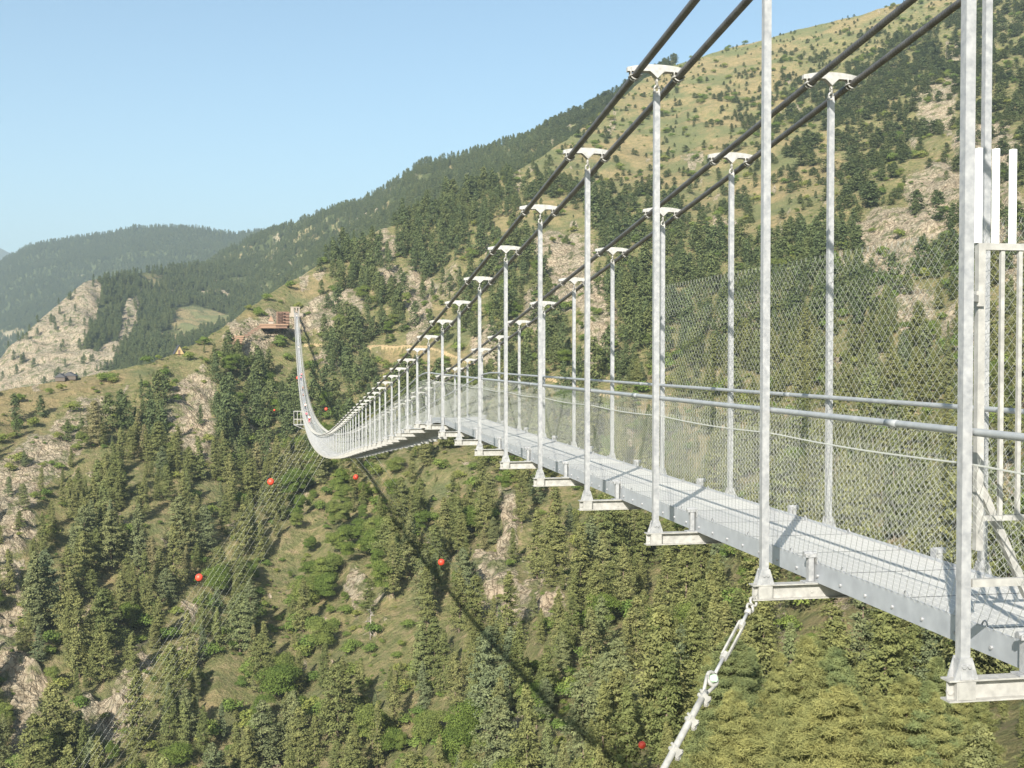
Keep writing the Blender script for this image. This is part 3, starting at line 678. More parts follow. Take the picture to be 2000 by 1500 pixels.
SK = [(0,0,.95),(0,0,1.15),(0,0,1.38),(0,0,1.50),(0,.01,1.60),(0,.01,1.70),
      (.10,0,.90),(.11,.10,.50),(.11,.12,.08),(.11,.24,.03),(-.10,0,.90),(-.11,-.06,.50),(-.11,-.16,.09),(-.11,-.06,.03),
      (.19,0,1.38),(.25,-.04,1.12),(.24,.10,.92),(.24,.14,.84),(-.19,0,1.38),(-.25,.04,1.12),(-.24,.16,.94),(-.24,.20,.86)]
SE = [(0,1),(1,2),(2,3),(3,4),(4,5),(0,6),(6,7),(7,8),(8,9),(0,10),(10,11),(11,12),(12,13),(2,14),(14,15),(15,16),(16,17),(2,18),(18,19),(19,20),(20,21)]
SR = [(.14,.10),(.13,.09),(.16,.10),.055,.085,.075,.085,.055,.04,.035,.085,.055,.04,.035,.055,.042,.033,.03,.055,.042,.033,.03]
body_me = skin('body', SK, SE, SR, m_skin)
def cloth(cols):
    m = M(cols[0], cols[1], .85); return m
def garment(kind, mat):
    if kind == 'shirt': idx = [0,1,2,14,15,18,19]; ed = [(0,1),(1,2),(2,3),(3,4),(2,5),(5,6)]
    else: idx = [0,6,7,8,10,11,12]; ed = [(0,1),(1,2),(2,3),(0,4),(4,5),(5,6)]
    rr_ = [tuple(np.array(SR[i_] if isinstance(SR[i_], tuple) else (SR[i_],)*2)*1.12+.008) for i_ in idx]
    return skin(kind, [SK[i_] for i_ in idx], ed, rr_, mat)
hair_mb = MB().sphere((0, -.015, 1.70), .10, 10, 6)
PAL = {'pink': (.75,.10,.22), 'red': (.65,.06,.06), 'white': (.8,.8,.8), 'black': (.03,.03,.035), 'navy': (.04,.06,.14), 'grey': (.3,.3,.32), 'beige': (.5,.42,.3), 'hair': (.05,.035,.025)}
mats = {k_: M(k_+'_cloth', v_, .85) for k_, v_ in PAL.items()}
gme = {}
def person(px_row, xo, top_c, leg_c, label, rz=0):
    """stands on the deck at distance y"""
    y = px_row; p = empty('person', (XC+xo, y, float(hdk(y))), rz, label=label, cat='person', group='people walking on the bridge')
    link('body', body_me, None, p)
    for k_, c_ in (('shirt', top_c), ('trousers', leg_c)):
        if (k_, c_) not in gme: gme[k_, c_] = garment('shirt' if k_ == 'shirt' else 'trousers', mats[c_])
        link(k_, gme[k_, c_], None, p)
    if 'hair' not in gme: gme['hair'] = hair_mb.mesh('hair', True); gme['hair'].materials.append(mats['hair'])
    link('hair', gme['hair'], None, p)
def y_of_row(py):      # distance along the far half where the deck shows at photo row py
    ys = np.linspace(262, 586, 800); X, Y = project(np.stack([ys*0+XC, ys, hdk(ys)], 1)); return float(np.interp(-py, -Y, ys) if Y[0] < Y[-1] else np.interp(-py, -Y, ys))
for py, xo, a_, b_, lb, rz in [(826, .15, 'white', 'red', 'person in white shirt and red shorts, nearest walker at the dip of the bridge', 0), (818, -.2, 'pink', 'black', 'person in pink top beside the nearest walker at the dip', .3),
    (800, .0, 'white', 'black', 'person in white top and dark trousers walking behind the nearest pair', 3.1), (780, -.1, 'black', 'grey', 'person in black walking below another figure in black', 0), (765, .12, 'black', 'black', 'person all in black, upper of the two dark figures', 3.0),
    (744, -.1, 'pink', 'navy', 'person in bright pink jacket halfway up the far side', 0), (738, .2, 'pink', 'black', 'person in pink top with dark hair just ahead of the pink jacket', 0), (684, .05, 'white', 'grey', 'person in white top alone on the upper far side', 0),
    (622, 0, 'white', 'navy', 'person in white top near the far tower', 0), (613, .1, 'grey', 'black', 'person in grey top, farthest on the deck beside the far tower', 0)]:
    person(y_of_row(py), xo, a_, b_, lb, rz)

# ------------------------------------------------------------------ ground lookup for placing things
def gpoint(px, py):
    """surface of the hillside nearest to that photo pixel"""
    X, Y = project(Pm.reshape(-1, 3)); j = np.argmin((X-px)**2+(Y-py)**2); return Vector(Pm.reshape(-1, 3)[j])

# far abutment, timber viewing deck, huts
ab = empty('far_abutment', (XC, Y_END+3, float(hb(Y_END))-1), label='buff concrete portal block where the bridge meets the far spur', cat='abutment')
m_ = MB().box((0, 2.6, -3.), (6.4, 5, 8)); m_.build('footing', m_conc, ab)
for x_, w_ in ((-1.9, 1.5), (0, .6), (1.35, .7)): MB().box((x_, 1.5, 2.3), (w_, 2.4, 2.6)).build('pylon', m_conc, ab)
MB().box((-.45, 1.5, 3.83), (4.5, 2.6, .45)).build('lintel', m_conc, ab)
R_ = 562
def wp(px, py, R=R_): return Vector(at(px, py, R))
base = wp(530, 668); sc_ = R_/F
tw = empty('timber_terrace', base, label='red-brown timber viewing terrace stepping down the spur left of the far portal', cat='viewing deck')
def lx(px, py, dR=0): return wp(px, py, float(np.interp(px, [455, 500, 530, 562], [541, 553, 560, 570]))+dR)-base
def tbox(name, px0, px1, py0, py1, d0, d1, mat):
    a = lx((px0+px1)/2, (py0+py1)/2, (d0+d1)/2); return MB().box(a, ((px1-px0)*sc_, d1-d0, (py1-py0)*sc_)).build(name, mat, tw)
tbox('terrace_floor', 508, 562, 633, 636, -5, 6, m_woodl); tbox('parapet', 508, 538, 636, 641, -5.1, -4.7, m_woodl); tbox('lower_wall', 510, 560, 636.5, 641.3, -4.4, 4, m_wood)
m_ = MB()
for k_ in range(9): p = lx(541+k_*2.9, 625, -3); m_.box(p, (.5, .5, 32*sc_))
for k_ in range(6): p = lx(552.5, 610+k_*6, -3.3); m_.box(p, (25*sc_, .35, .5))
m_.build('lattice_tower', m_wood, tw)
tbox('tower_core', 543, 564, 611, 640, -2, 4, m_wood)
ap = lx(529, 616, 0); ps = MB(); ps.add([(ap.x-1.3, -1.6, ap.z-2.6), (ap.x+1.3, -1.6, ap.z-2.6), (ap.x+1.3, 1.6, ap.z-2.6), (ap.x-1.3, 1.6, ap.z-2.6)], [[3, 2, 1, 0]])
ps.add([(ap.x-1.3, -1.6, ap.z-2.6), (ap.x+1.3, -1.6, ap.z-2.6), (ap.x+1.3, 1.6, ap.z-2.6), (ap.x-1.3, 1.6, ap.z-2.6), (ap.x, 0, ap.z)], [[0, 1, 4], [1, 2, 4], [2, 3, 4], [3, 0, 4]])
ps.build('kiosk_roof', m_woodl, tw); MB().box((ap.x, 0, ap.z-3.6), (2.2, 2.6, 2)).build('kiosk_wall', m_conc, tw)
m_ = MB(); 
for k_ in range(8):
    p = lx(506-k_*6.2, 642+k_*4.2, -2-k_*.6); m_.box(p, (6.8*sc_, 2.2, .35)); m_.box(p+Vector((0, -1.1, .9)), (6.8*sc_, .12, .7))
m_.build('stair_flight', m_wood, tw)
m_ = MB()
for k_ in range(5): p = lx(466-k_*1.5, 657+k_*4, -4-k_*.8); m_.box(p, (20*sc_, 1.6, .7))
m_.build('bleacher_step', m_woodl, tw)
# a-frame hut
p = gpoint(350, 690); p.z -= .3; R2 = p.length
hut = empty('a_frame_hut', p, .25, label='tiny A-frame hut with black roof and honey-coloured gable on the left ridge', cat='hut')
hh, hw_ = 3.6, 2.0
for s in (-1, 1):
    m_ = MB(); m_.add([(s*hw_, -2, 0), (s*hw_, 2, 0), (0, 2, hh), (0, -2, hh), (s*(hw_+.15), -2, .05), (s*(hw_+.15), 2, .05), (0, 2, hh+.2), (0, -2, hh+.2)], BOXF); m_.build('roof_slope', m_slate, hut)
m_ = MB(); m_.prism([(-hw_, .02), (hw_, .02), (0, hh-.02)], -1.7, -1.6, 1); m_.build('gable_wall', m_honey, hut)
MB().box((0, -1.73, .9), (.8, .05, 1.8)).build('door', m_wood, hut)
for px, py, ww, lb in [(137, 738, 5.2, 'low dark barn with gabled roof on the left grassy ridge'), (120, 742, 3.6, 'smaller dark lean-to left of the barn on the grassy ridge')]:
    p = gpoint(px, py); p.z -= .2; b_ = empty('barn', p, -.1, label=lb, cat='barn')
    MB().box((0, 0, .7), (ww, 3, 1.4)).build('wall', m_barn, b_)
    m_ = MB(); m_.prism([(-ww/2-.3, 1.41), (ww/2+.3, 1.41), (0, 2.9)], -1.8, 1.8, 1); m_.build('roof', m_slate, b_)

# ------------------------------------------------------------------ guy cables and marker balls
m_guy = M('guy_strand', (.62, .62, .56), .5, .3)
def guy(y, side_, E, label, r=.03, sag=.0):
    a = Vector((XC+side_*1.1, y, float(hb(y))-.1)); E = Vector(E); n = 14
    o = [tuple((a.lerp(E, t)-a)+Vector((0, 0, -sag*4*t*(1-t)))) for t in np.linspace(0, 1, n)]
    g_ = MB().tube(o, r, 5).build('guy_cable', m_guy, None, True, loc=a, label=label, cat='cable', group='guy cables under the left side of the bridge' if side_ < 0 else 'guy cables under the right side of the bridge')
EL = at(60, 1545, 255); ER = at(1035, 1262, 240)
LG = np.linspace(125, 280, 9)
for k_, y in enumerate(LG):
    guy(y, -1, at(232-14*k_+3*math.sin(k_*2.), 1525, 205+3*k_), ('first and nearest' if k_ == 0 else 'second' if k_ == 1 else 'third' if k_ == 2 else 'fourth' if k_ == 3 else 'fifth' if k_ == 4 else 'sixth' if k_ == 5 else 'seventh' if k_ == 6 else 'eighth' if k_ == 7 else 'last')+' guy cable from right in the fan running down left under the dip', .009, .8)
for k_, y in enumerate(np.linspace(84, 118, 4)):
    guy(y, 1, Vector(ER)+Vector((k_*1.2, 0, 0)), ('leftmost', 'second', 'third', 'rightmost')[3-k_]+' thin guy cable running down right from under the deck to the rocky gully', .013, 1.5)
def ball(px, py, R, r, label):
    p = at(px, py, R); MB().sphere((0, 0, 0), r, 16, 10).build('marker_ball', m_red, None, True, loc=p, label=label, cat='marker ball', group='red marker balls on the guy cables')
for a in [(529,941,225,.62,'red marker ball high on the left guy cables below the bridge'), (389,1128,235,.72,'lower red marker ball on the left guy cables, in front of pines'), (695,932,180,.40,'small red marker ball just under the lowest deck stretch'),
          (862,1098,150,.42,'red marker ball beside the bridge shadow in the middle of the picture'), (1254,1455,85,.27,'red marker ball at the foot of the picture in front of dark pines'), (637,799,330,.42,'orange-red marker ball right of the bridge dip before dark trees'), (581,738,440,.5,'red marker ball peeping out left of the far walkway'), (536,801,420,.34,'faint red marker ball left of the lookout platform')]: ball(*a)

# ------------------------------------------------------------------ trees
def leafmesh(name, P, Nrm, D, ln, wd, tri=True):
    """P centres, Nrm normals, D directions; kite shaped leaf sprays"""
    D = D-Nrm*(D*Nrm).sum(1)[:, None]; D /= np.linalg.norm(D, axis=1)[:, None]+1e-9; Sd = np.cross(Nrm, D)
    ln = ln[:, None]; wd = wd[:, None]
    v = np.stack([P-D*ln*.35, P+Sd*wd*.5, P+D*ln*.65+Nrm*ln*-.08, P-Sd*wd*.5], 1).reshape(-1, 3)
    i = np.arange(len(P))*4; return v, np.stack([i, i+1, i+2, i+3], 1)
def unit(a): return a/(np.linalg.norm(a, axis=1)[:, None]+1e-9)
def conifer(name, H, Rm, n, size, seed, mat, point=.8, base=.08, clump=None, slim=1., up=.35, tight=1.):
    r = np.random.default_rng(seed); nb = max(30, n//(clump or 14))
    # branches
    t = base+(1-base)*r.random(nb)**.95; az = r.random(nb)*2*math.pi
    prof = ((1-t)**point)*(1-.35*np.exp(-((t-base)/.10)**2))
    lobes = 1+.28*np.sin(az*3+seed)+.22*np.sin(az*2+t*9+seed*2)
    ext = Rm*np.clip(prof, .03, 1)*lobes*(.7+.45*r.random(nb))
    k = np.repeat(np.arange(nb), n//nb); m = len(k)
    u = r.random(m)**.55; ext_k = ext[k]
    sp_ = (size*.55+.10*ext_k)*tight
    rad = ext_k*u; out = np.stack([np.cos(az[k]), np.sin(az[k]), 0*u], 1)
    droop = -.18*ext_k*u+.16*ext_k*u*u
    P = out*rad[:, None]; P[:, 2] = t[k]*H+droop
    P += r.normal(size=(m, 3))*sp_[:, None]*np.array([.55, .55, .32])
    P[:, 2] = np.maximum(P[:, 2], .03*H)
    Nn = unit(out*.55+np.array([0, 0, .75])+r.normal(size=(m, 3))*.55); D = out+r.normal(size=(m, 3))*.5+np.array([0, 0, up])
    v, f = leafmesh(name, P, Nn, D, size*(.7+.7*r.random(m))/slim**.5, size*(.38+.3*r.random(m))*slim)
    me = mesh_np(name, v, f); me.materials.append(mat); return me
def broad(name, H, Rm, n, size, seed, mat, low=.12):
    r = np.random.default_rng(seed); nl = 16; c = r.normal(size=(nl, 3)); c = unit(c)*(.35+.55*r.random(nl))[:, None]
    c = c*np.array([Rm*.75, Rm*.75, H*.38])+np.array([0, 0, H*.56]); rl = Rm*(.28+.25*r.random(nl))
    k = r.integers(0, nl, n); d = unit(r.normal(size=(n, 3))); d[:, 2] = np.abs(d[:, 2])*.9+d[:, 2]*.1
    P = c[k]+d*rl[k][:, None]*(.75+.35*r.random(n))[:, None]; P[:, 2] = np.maximum(P[:, 2], low*H*r.random(n))
    Nn = unit(d+r.normal(size=(n, 3))*.45); D = r.normal(size=(n, 3))
    v, f = leafmesh(name, P, Nn, D, size*(.7+.6*r.random(n)), size*(.5+.4*r.random(n)))
    me = mesh_np(name, v, f); me.materials.append(mat); return me
def trunk(name, H, r0, seed, branches=0, Rm=2.):
    r = random.Random(seed); m = MB(); n = 7
    pts = [(.05*H*.1*math.sin(seed+k), .005*H*math.cos(seed*2+k), -.6+(H*.93+.6)*k/(n-1)) for k in range(n)]
    m.tube(pts, [r0*(1-.88*k/(n-1)) for k in range(n)], 6)
    for k in range(branches):
        t = .18+.75*k/branches; z = H*t; a = k*2.4+r.random(); l = Rm*(1-t)**.8*.85
        m.tube([(0, 0, z), (math.cos(a)*l*.5, math.sin(a)*l*.5, z-.02*l), (math.cos(a)*l, math.sin(a)*l, z+.10*l)], [r0*.35*(1-t)+.012, r0*.2*(1-t)+.01, .006], 4)
    me = m.mesh(name, True, False); me.materials.append(m_bark); return me
# unit height is 10 m
pine_mid = [conifer('crown', 10, 2.15, 7000, .27, 11, m_pine, .68, clump=30), conifer('crown', 10, 1.8, 6200, .26, 12, m_pine, .8, clump=26), conifer('crown', 10, 2.5, 7600, .28, 13, m_pine, .55, clump=34), conifer('crown', 10, 2.0, 6600, .265, 14, m_pine, .65, clump=30), conifer('crown', 10, 2.9, 8000, .29, 15, m_pine, .45, .1, clump=40)]
pine_far = [conifer('crown', 10, 2.9, 800, .72, 21, m_pinefar, .55, clump=6), conifer('crown', 10, 2.6, 760, .70, 22, m_pinefar, .65, clump=6), conifer('crown', 10, 3.4, 860, .76, 23, m_pinefar, .45, clump=6)]
pine_hi = [conifer('crown', 10, 2.7, 110000, .15, 31, m_pinehi, .6, .04, clump=330, slim=.42, up=.9, tight=1.25), conifer('crown', 10, 2.3, 100000, .15, 32, m_pinehi, .72, .04, clump=300, slim=.42, up=.9, tight=1.2), conifer('crown', 10, 3.1, 120000, .15, 33, m_pinehi, .5, .04, clump=360, slim=.42, up=.9, tight=1.3)]
leaf_mid = [broad('crown', 9, 3.6, 9000, .25, 41, m_leaf), broad('crown', 9, 3.0, 8000, .24, 42, m_leaf), broad('crown', 9, 4.1, 10000, .26, 43, m_leaf)]
bush_l = [broad('shrub', 2.2, 1.5, 700, .26, 51, m_bush, 0), broad('shrub', 2.0, 1.9, 800, .26, 52, m_bush, 0)]
tr_pine = [trunk('trunk', 10, .16, 1), trunk('trunk', 10, .16, 2)]; tr_hi = [trunk('trunk', 10, .17, 3, 26, 2.9)]; tr_leaf = [trunk('trunk', 8, .18, 4)]

def sample(sheet_, dens, pxlim=(-140, 2140), fn=None, seed=1, vis_only=0):
    P, px, py = sheet_; r = np.random.default_rng(seed)
    A = P[:-1, :-1]; Bx = P[:-1, 1:]-A; By = P[1:, :-1]-A
    area = np.abs(Bx[..., 0]*By[..., 1]-Bx[..., 1]*By[..., 0])
    cx, cyy = px[:-1, :-1], py[:-1, :-1]
    wgt = area*fn(cx, cyy)*((cx > pxlim[0]) & (cx < pxlim[1]))
    tot = wgt.sum()*dens; n = int(tot); p = (wgt/wgt.sum()).ravel(); j = r.choice(len(p), n, p=p)
    a, b = r.random(n)[:, None], r.random(n)[:, None]
    pos = A.reshape(-1, 3)[j]+Bx.reshape(-1, 3)[j]*a+By.reshape(-1, 3)[j]*b
    return pos
def thin(pos, d, seed=3):
    """drop points closer than d metres in plan, keeping the first"""
    cell = np.floor(pos[:, :2]/d).astype(np.int64); key = cell[:, 0]*1000003+cell[:, 1]; _, i = np.unique(key, return_index=True); return pos[np.sort(i)]
OPEN = [(1400,810,520,30,4,1),(1720,1160,40,60,0,.6)]
SPARSE = [(375,830,60,95,0,.92),(390,900,40,40,0,.7),(190,1440,80,60,20,.8),(30,1280,45,140,0,.7),(530,1200,40,50,0,.5),(300,745,120,25,-12,.8),(520,700,60,20,0,.7),(860,600,60,70,0,.5),(1130,560,60,110,0,.7),(1740,480,70,80,0,.7),(640,990,60,40,0,.4),(680,1380,120,70,0,.45),(560,1290,60,80,0,.45),(1250,270,330,110,0,.93),(1480,390,170,80,0,.93),(1450,150,330,70,-14,.85),(1700,50,240,40,-13,.8),(830,715,140,60,0,.9),(100,800,160,70,-15,.85),(70,900,120,70,-30,.8),(40,1050,80,100,0,.55),(570,630,90,45,0,.95),(620,560,70,25,-30,.7),(1080,440,100,50,0,.6),(880,950,60,50,0,.8),(980,1010,30,40,0,.5),
          (985,1040,20,70,15,1),(950,1110,50,45,10,1),(1020,1170,80,36,25,1),(1600,1235,110,65,10,.95),(1570,1330,110,50,0,.92),(450,1440,70,50,0,.7),(620,1390,60,50,0,.7),(760,1390,60,40,0,.75),(690,1160,25,50,0,.7),(460,640,90,30,-25,.5),(400,690,70,28,-25,.8)]
DENSE = [(860,430,120,60,0,1),(720,540,60,60,0,1),(1250,620,90,120,0,1),(1650,180,300,70,-8,.8),(1600,500,60,120,0,.8),(1380,620,90,120,0,.8)]
def dens_main(px, py):
    qx, qy = warp(px, py, 16); rk = blobs(qx, qy, ROCK); sp2 = np.maximum(blobs(qx, qy, SPARSE), blobs(px, py, OPEN))
    cl = sstep(.34, .52, fbm(px/42, py/32, 4, 0))
    d = (.28+.72*cl)*(1-.88*rk)*(1-sp2); d = np.maximum(d, .85*blobs(qx, qy, DENSE))
    d = d*(1-.55*blobs(px, py, SCRUB))
    d = d+blobs(qx, qy, SPARSE)*.55*sstep(.56, .66, fbm(px/48+3, py/17, 4, 3))*(1-.9*rk)
    d = d*(1-.85*((py-crest(px)) < 34)*(px < 560))*(1-.9*((px > 440)*(px < 566)*(py < 700)))
    return d*(pathd(px, py) > 9)
pos = sample((Pm, PXm, PYm), 0.036, fn=dens_main, seed=5); pos = thin(pos, 3.6)
xn = np.array([(x, y) for y in (1275, 1330, 1390, 1450, 1520, 1600, 1680, 1770) for x in range(1360, 2130, 64)], float); xn += rng.normal(size=xn.shape)*24
xn = xn[(np.hypot((xn[:, 0]-1585)/105, (xn[:, 1]-1345)/75) > 1)]
xn = xn[xn[:, 1] > np.interp(xn[:, 0], [1380, 1500, 1700, 2100], [1450, 1400, 1330, 1300])]
jn_ = []
for a_, b_ in xn:
    q_ = Rof(a_, b_); jn_.append(at(a_, b_, q_))
nearp = np.array(jn_); Xa, Ya = project(Pm.reshape(-1, 3)); flat_ = Pm.reshape(-1, 3)
for k_ in range(len(nearp)): nearp[k_] = flat_[np.argmin((flat_[:, 0]-nearp[k_, 0])**2+(flat_[:, 1]-nearp[k_, 1])**2)]
pos = pos[~((np.hypot(pos[:, 0], pos[:, 1]) < 125) & (pos[:, 0] > 0))]
pos = np.concatenate([pos, nearp])
X, Y = project(pos); R = np.hypot(pos[:, 0], pos[:, 1])
lf = (blobs(X, Y, LEAF) > rng.random(len(X))*.9) & (R < 640)
lf |= (rng.random(len(X)) < .06) & (R < 600)
lf &= R > 175
H = np.clip(rng.normal(10.4, 3.2, len(X)), 3.5, 18)
up_ = sstep(560, 250, Y)*sstep(900, 1050, X); H *= 1-.32*up_
H *= np.where(blobs(X, Y, SPARSE) > .4, .62, 1); H = np.where(Y > 1050, H*1.1, H)
H = np.where(lf, H*.68, H); H *= 1-.6*((Y-crest(X)) < 34)*(X < 500); H *= 1-.45*((Y-crest(X)) < 30)*(X > 1200)
Xt, Yt = project(pos+np.stack([0*H, 0*H, H], 1))
# nothing may stand up into the bridge or gate: a clearing line under the deck
lim = np.interp(Xt, [-200, 700, 900, 1300, 1500, 2000, 2200], [-999, -999, 905, 1075, 1190, 1335-60, 1300]); near_ = R < 130
bad = near_ & (Yt < lim); H = np.where(bad, np.minimum(H, np.maximum(2.5, (pos[:, 2]*-1-(lim-690)/F*R)*-1)), H)
ok = (R > 42) & ~((np.abs(pos[:, 0]-XC) < 12) & (pos[:, 1] > 500)); 
pos, X, Y, R, lf, H, Xt, Yt = [a[ok] for a in (pos, X, Y, R, lf, H, Xt, Yt)]
Yt = project(pos+np.stack([0*H, 0*H, H], 1))[1]
size = H/R; inframe = (X > -20) & (X < 2020) & (Yt < 1500) & (Y > 0)
score = np.where(inframe, size*np.clip((1500-Yt)/(Y-Yt+1e-6), 0, 1), 0)
order = np.argsort(-score); big = order[:296]
isbig = np.zeros(len(X), bool); isbig[big] = True
def zone(x, y):
    v = 'at the foot of the slope' if y > 1380 else 'low on the slope' if y > 1180 else 'halfway up the slope' if y > 980 else 'high on the slope'
    marks = [(60, 'by the pale left cliff'), (230, 'around the lower left crags'), (400, 'under the left guy cables'), (560, 'right of the left guy cables'), (700, 'under the bridge dip'), (860, 'left of the bridge shadow'),
             (1000, 'by the tan rocky gully'), (1130, 'right of the rocky gully'), (1260, 'above the lowest red ball'), (1400, 'behind the hanging stay cable'), (1560, 'left of the dry grass clearing'), (1700, 'right of the dry grass clearing'), (1850, 'under the deck edge'), (2100, 'below the nearest beam')]
    h = min(marks, key=lambda a: abs(a[0]-x))[1]; return v, h
def lab(kind, h, x, y, rnd, taken):
    v, hh_ = zone(x, y); sz = 'small' if h < 7 else 'tall' if h > 11.5 else 'medium'
    return f'{sz} {kind} {v}, {hh_}'
for k_, j in enumerate(big):
    p = pos[j]; h = H[j]; rz = random.random()*6.28
    if lf[j]: nm, cm, tm, sc = 'broadleaf_tree', leaf_mid[k_ % 3], tr_leaf[0], h/9; kd = 'leafy tree'; ct = 'tree'
    elif R[j] < 128: nm, cm, tm, sc = 'pine_tree', pine_hi[k_ % 3], tr_hi[0], h/10; kd = 'yellow-green pine'; ct = 'pine tree'
    else: nm, cm, tm, sc = 'pine_tree', pine_mid[k_ % 5], tr_pine[k_ % 2], h/10; kd = 'dark olive pine'; ct = 'pine tree'
    ww = 1+.25*(random.random()-.3)
    e = empty(nm, (p[0], p[1], p[2]-.15), rz, label=lab(kd, h, X[j], Y[j], 0, None), cat=ct, group='trees on the valley slope')
    e.scale = (sc*ww, sc*ww, sc)
    link('trunk', tm, None, e); link('crown', cm, None, e)
# bare grey snags
def snag(seed):
    r = random.Random(seed); m = MB(); m.tube([(0, 0, -.5), (.1, 0, 4), (.05, .1, 7.5)], [.16, .1, .02], 6)
    for k in range(34):
        z = 1.2+5.8*k/34; a = r.random()*6.28; l = (1.9-.2*z)*(.5+r.random()*.7)+.3
        m.tube([(0.05, 0, z), (math.cos(a)*l*.6, math.sin(a)*l*.6, z-.1*l), (math.cos(a)*l, math.sin(a)*l, z-.25*l+r.random()*.3)], [.07, .045, .015], 4)
    me = m.mesh('branches', True, False); me.materials.append(m_snag); return me
m_snag = M('dead_grey_wood', build=lambda t, b: L(t, ramp(t, noise(t, 5, 4), [(.3, (.24, .20, .17)), (.7, (.42, .37, .33))]), b.inputs['Base Color']), rough=.9)
for k_, (px, py, h, lb) in enumerate([(722, 1248, 8, 'bare grey dead tree left of the guy cables, low on the slope'), (838, 1095, 7, 'bare pale dead tree beside the right guy cables and the bridge shadow')]):
    p = gpoint(px, py); e = empty('dead_tree', p, k_*1.3, label=lb, cat='dead tree'); e.scale = (h/7.5,)*3; link('trunk', tr_pine[0], None, e).scale = (.4, .4, .45); link('branches', snag(k_), None, e)
# single trees told apart by colour
for px, py, h, mt, lb in [(1082, 1000, 4.5, m_deadf, 'small dead reddish-brown pine among green pines left of the third beam'), (853, 425, 5, m_deadf, 'single rust-coloured tree on the upper slope among dark pines')]:
    p = gpoint(px, py+8); e = empty('dead_tree', p, 0, label=lb, cat='tree'); e.scale = (h/10,)*3
    cm = conifer('crown', 10, 2.8, 1500, .5, 77, mt, .5); link('trunk', tr_pine[0], None, e); link('crown', cm, None, e)

def scatter(name, pts, sc, idx, sources, label, cat):
    me = bpy.data.meshes.new(name); n = len(pts); me.vertices.add(n); me.vertices.foreach_set('co', np.asarray(pts, np.float32).ravel())
    a = me.attributes.new('scl', 'FLOAT_VECTOR', 'POINT'); a.data.foreach_set('vector', np.asarray(sc, np.float32).ravel())
    a = me.attributes.new('rot', 'FLOAT_VECTOR', 'POINT'); rr_ = np.zeros((n, 3), np.float32); rr_[:, 2] = rng.random(n)*6.283; rr_[:, 0] = rng.normal(size=n)*.03; a.data.foreach_set('vector', rr_.ravel())
    a = me.attributes.new('idx', 'INT', 'POINT'); a.data.foreach_set('value', np.asarray(idx, np.int32))
    o = link(name, me); tag(o, label=label, cat=cat, kind='stuff')
    g = bpy.data.node_groups.new(name, 'GeometryNodeTree'); g.interface.new_socket('Geometry', in_out='INPUT', socket_type='NodeSocketGeometry'); g.interface.new_socket('Geometry', in_out='OUTPUT', socket_type='NodeSocketGeometry')
    gi = g.nodes.new('NodeGroupInput'); go = g.nodes.new('NodeGroupOutput'); ip = g.nodes.new('GeometryNodeInstanceOnPoints'); jn = g.nodes.new('GeometryNodeJoinGeometry')
    for s_ in sources:
        oi = g.nodes.new('GeometryNodeObjectInfo'); oi.inputs['Object'].default_value = s_; oi.inputs['As Instance'].default_value = True; oi.transform_space = 'ORIGINAL'; g.links.new(oi.outputs['Geometry'], jn.inputs[0])
    def att(nm, ty):
        q = g.nodes.new('GeometryNodeInputNamedAttribute'); q.data_type = ty; q.inputs['Name'].default_value = nm; return q.outputs['Attribute']
    g.links.new(gi.outputs[0], ip.inputs['Points']); g.links.new(jn.outputs[0], ip.inputs['Instance']); ip.inputs['Pick Instance'].default_value = True
    g.links.new(att('idx', 'INT'), ip.inputs['Instance Index']); g.links.new(att('scl', 'FLOAT_VECTOR'), ip.inputs['Scale'])
    e2r = g.nodes.new('FunctionNodeEulerToRotation'); g.links.new(att('rot', 'FLOAT_VECTOR'), e2r.inputs[0]); g.links.new(e2r.outputs[0], ip.inputs['Rotation'])
    g.links.new(ip.outputs[0], go.inputs[0]); o.modifiers.new('scatter', 'NODES').node_group = g
    return o
def first_user(me):
    for o in C.objects:
        if o.data == me: return o
def src(meshes):
    """objects already in the scene that carry these meshes; one real tree is planted for a mesh no tree uses yet"""
    out = []
    for me in meshes:
        o = first_user(me)
        if o is None:
            jj = int(far_i[len(out)]); p = pos[jj]; e = empty('pine_tree' if me.name.startswith('crown') else 'shrub', p, 0, label='small dark pine far up the slope', cat='pine tree', group='trees on the valley slope'); s_ = H[jj]/10; e.scale = (s_, s_, s_)
            o = link('crown', me, None, e); used.append(jj)
        out.append(o)
    return out
used = []
far = (R > 430) & ~isbig & ~lf; midp = ~far & ~isbig & ~lf; far_i = np.where(far)[0]
sf = src(pine_far)
def scl(h, u, r=.12): n = len(h); a = 1+rng.normal(size=n)*r; return np.stack([h/u*a, h/u*a, h/u], 1)
scatter('pine_forest', pos[midp], scl(H[midp], 10), rng.integers(0, 5, midp.sum()), src(pine_mid), 'dense olive green pine forest covering the valley slopes', 'forest')
lfm = lf & ~isbig; scatter('broadleaf_wood', pos[lfm], scl(H[lfm], 9), rng.integers(0, 3, lfm.sum()), src(leaf_mid), 'bright green broadleaf wood filling gaps in the pine forest', 'wood')
far2 = far & ~np.isin(np.arange(len(X)), used)
FP = [pos[far2]]; FH = [H[far2]*.95]
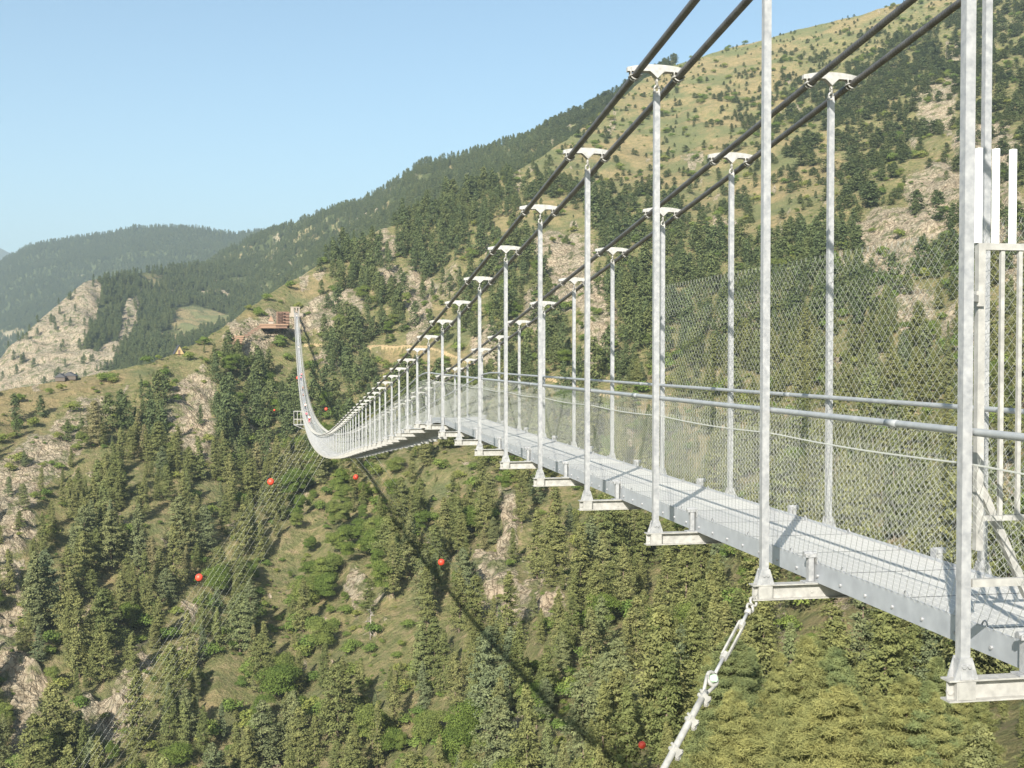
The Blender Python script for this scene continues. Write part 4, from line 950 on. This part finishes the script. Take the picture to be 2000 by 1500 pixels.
# woods on the hills behind
d2 = lambda a, lo, hi: (lambda px, py: .15+.85*sstep(lo, hi, fbm(px/16+a, py/11, 4, 1)))
def d_cliff(px, py):
    rk, gd, _ = cov_cliff(px, py); return (1-.97*np.clip(rk*1.2, 0, 1))*(1-np.clip(gd*1.6, 0, 1))
for sh, dn, fn, hm in ((M2, .034, d2(2, .3, .5), 8.5), (M2b, .045, d_cliff, 8.5), (M3, .022, lambda px, py: 1-.9*blobs(px, py, [(20,660,36,16,0,.9)]), 10.5)):
    q = sample(sh, dn, (-160, 1350), fn, 9); q = thin(q, 3.0); FP.append(q); FH.append(np.clip(rng.normal(hm, hm*.14, len(q)), 5, 24))
FP = np.concatenate(FP); FH = np.concatenate(FH)
FS = scl(FH, 10); XF, YF_ = project(FP); wd_ = .5*sstep(560, 300, YF_)*sstep(1000, 1150, XF); FS *= np.stack([1+wd_, 1+wd_, 1-.5*wd_], 1)
scatter('distant_pine_forest', FP, FS, rng.integers(0, 3, len(FP)), sf, 'dark pine forest on the upper slopes and the hills beyond', 'forest')
# shrubs
def dens_sh(px, py):
    qx, qy = warp(px, py, 16); return (.3*(1-.8*blobs(qx, qy, GOLD))+1.1*sstep(.5, .66, fbm(px/26, py/13, 4, 1)))*(1-.6*blobs(qx, qy, ROCK))*(pathd(px, py) > 6)+1.6*blobs(px, py, SCRUB)*sstep(.38, .55, fbm(px/18, py/12, 3, 2))
sp_ = sample((Pm, PXm, PYm), .045, fn=dens_sh, seed=15); 
bo = []
for k_, me in enumerate(bush_l):
    px_, py_ = ((880, 762), (1010, 772))[k_]; p = gpoint(px_, py_); bo.append(link('shrub', me, None, None, p)); tag(bo[-1], label=('round green shrub just above the hill path', 'broad low shrub beside the hill path further right')[k_], cat='shrub')
rs_ = np.hypot(sp_[:, 0], sp_[:, 1]); sp_ = sp_[(rs_ > 135) & ((rs_ < 560) | (rng.random(len(sp_)) < .5))]
hs = .35+rng.random(len(sp_))**3*2.0
scatter('ground_shrubs', sp_, np.stack([hs, hs, hs*.8], 1), rng.integers(0, 2, len(sp_)), bo, 'low green shrubs and juniper dotted over grass and rocks', 'shrubs')
print('COUNTS', len(pos), midp.sum(), lfm.sum(), far2.sum(), len(FP), len(sp_))

# ------------------------------------------------------------------ haze
def haze_m():
    m = bpy.data.materials.new('air'); m.use_nodes = True; t = m.node_tree; t.nodes.clear(); o = N(t, 'ShaderNodeOutputMaterial'); v = N(t, 'ShaderNodeVolumePrincipled')
    v.inputs['Color'].default_value = (.72, .88, 1, 1); v.inputs['Density'].default_value = HAZE; v.inputs['Anisotropy'].default_value = .2
    L(t, v.outputs[0], o.inputs['Volume']); return m
HAZE = 1.25e-4
hm_ = MB().box((0, 3000, 250), (15000, 13000, 1100)); hz = hm_.build('haze', haze_m()); tag(hz, label='thin blue summer haze filling the valley air', cat='haze', kind='stuff')
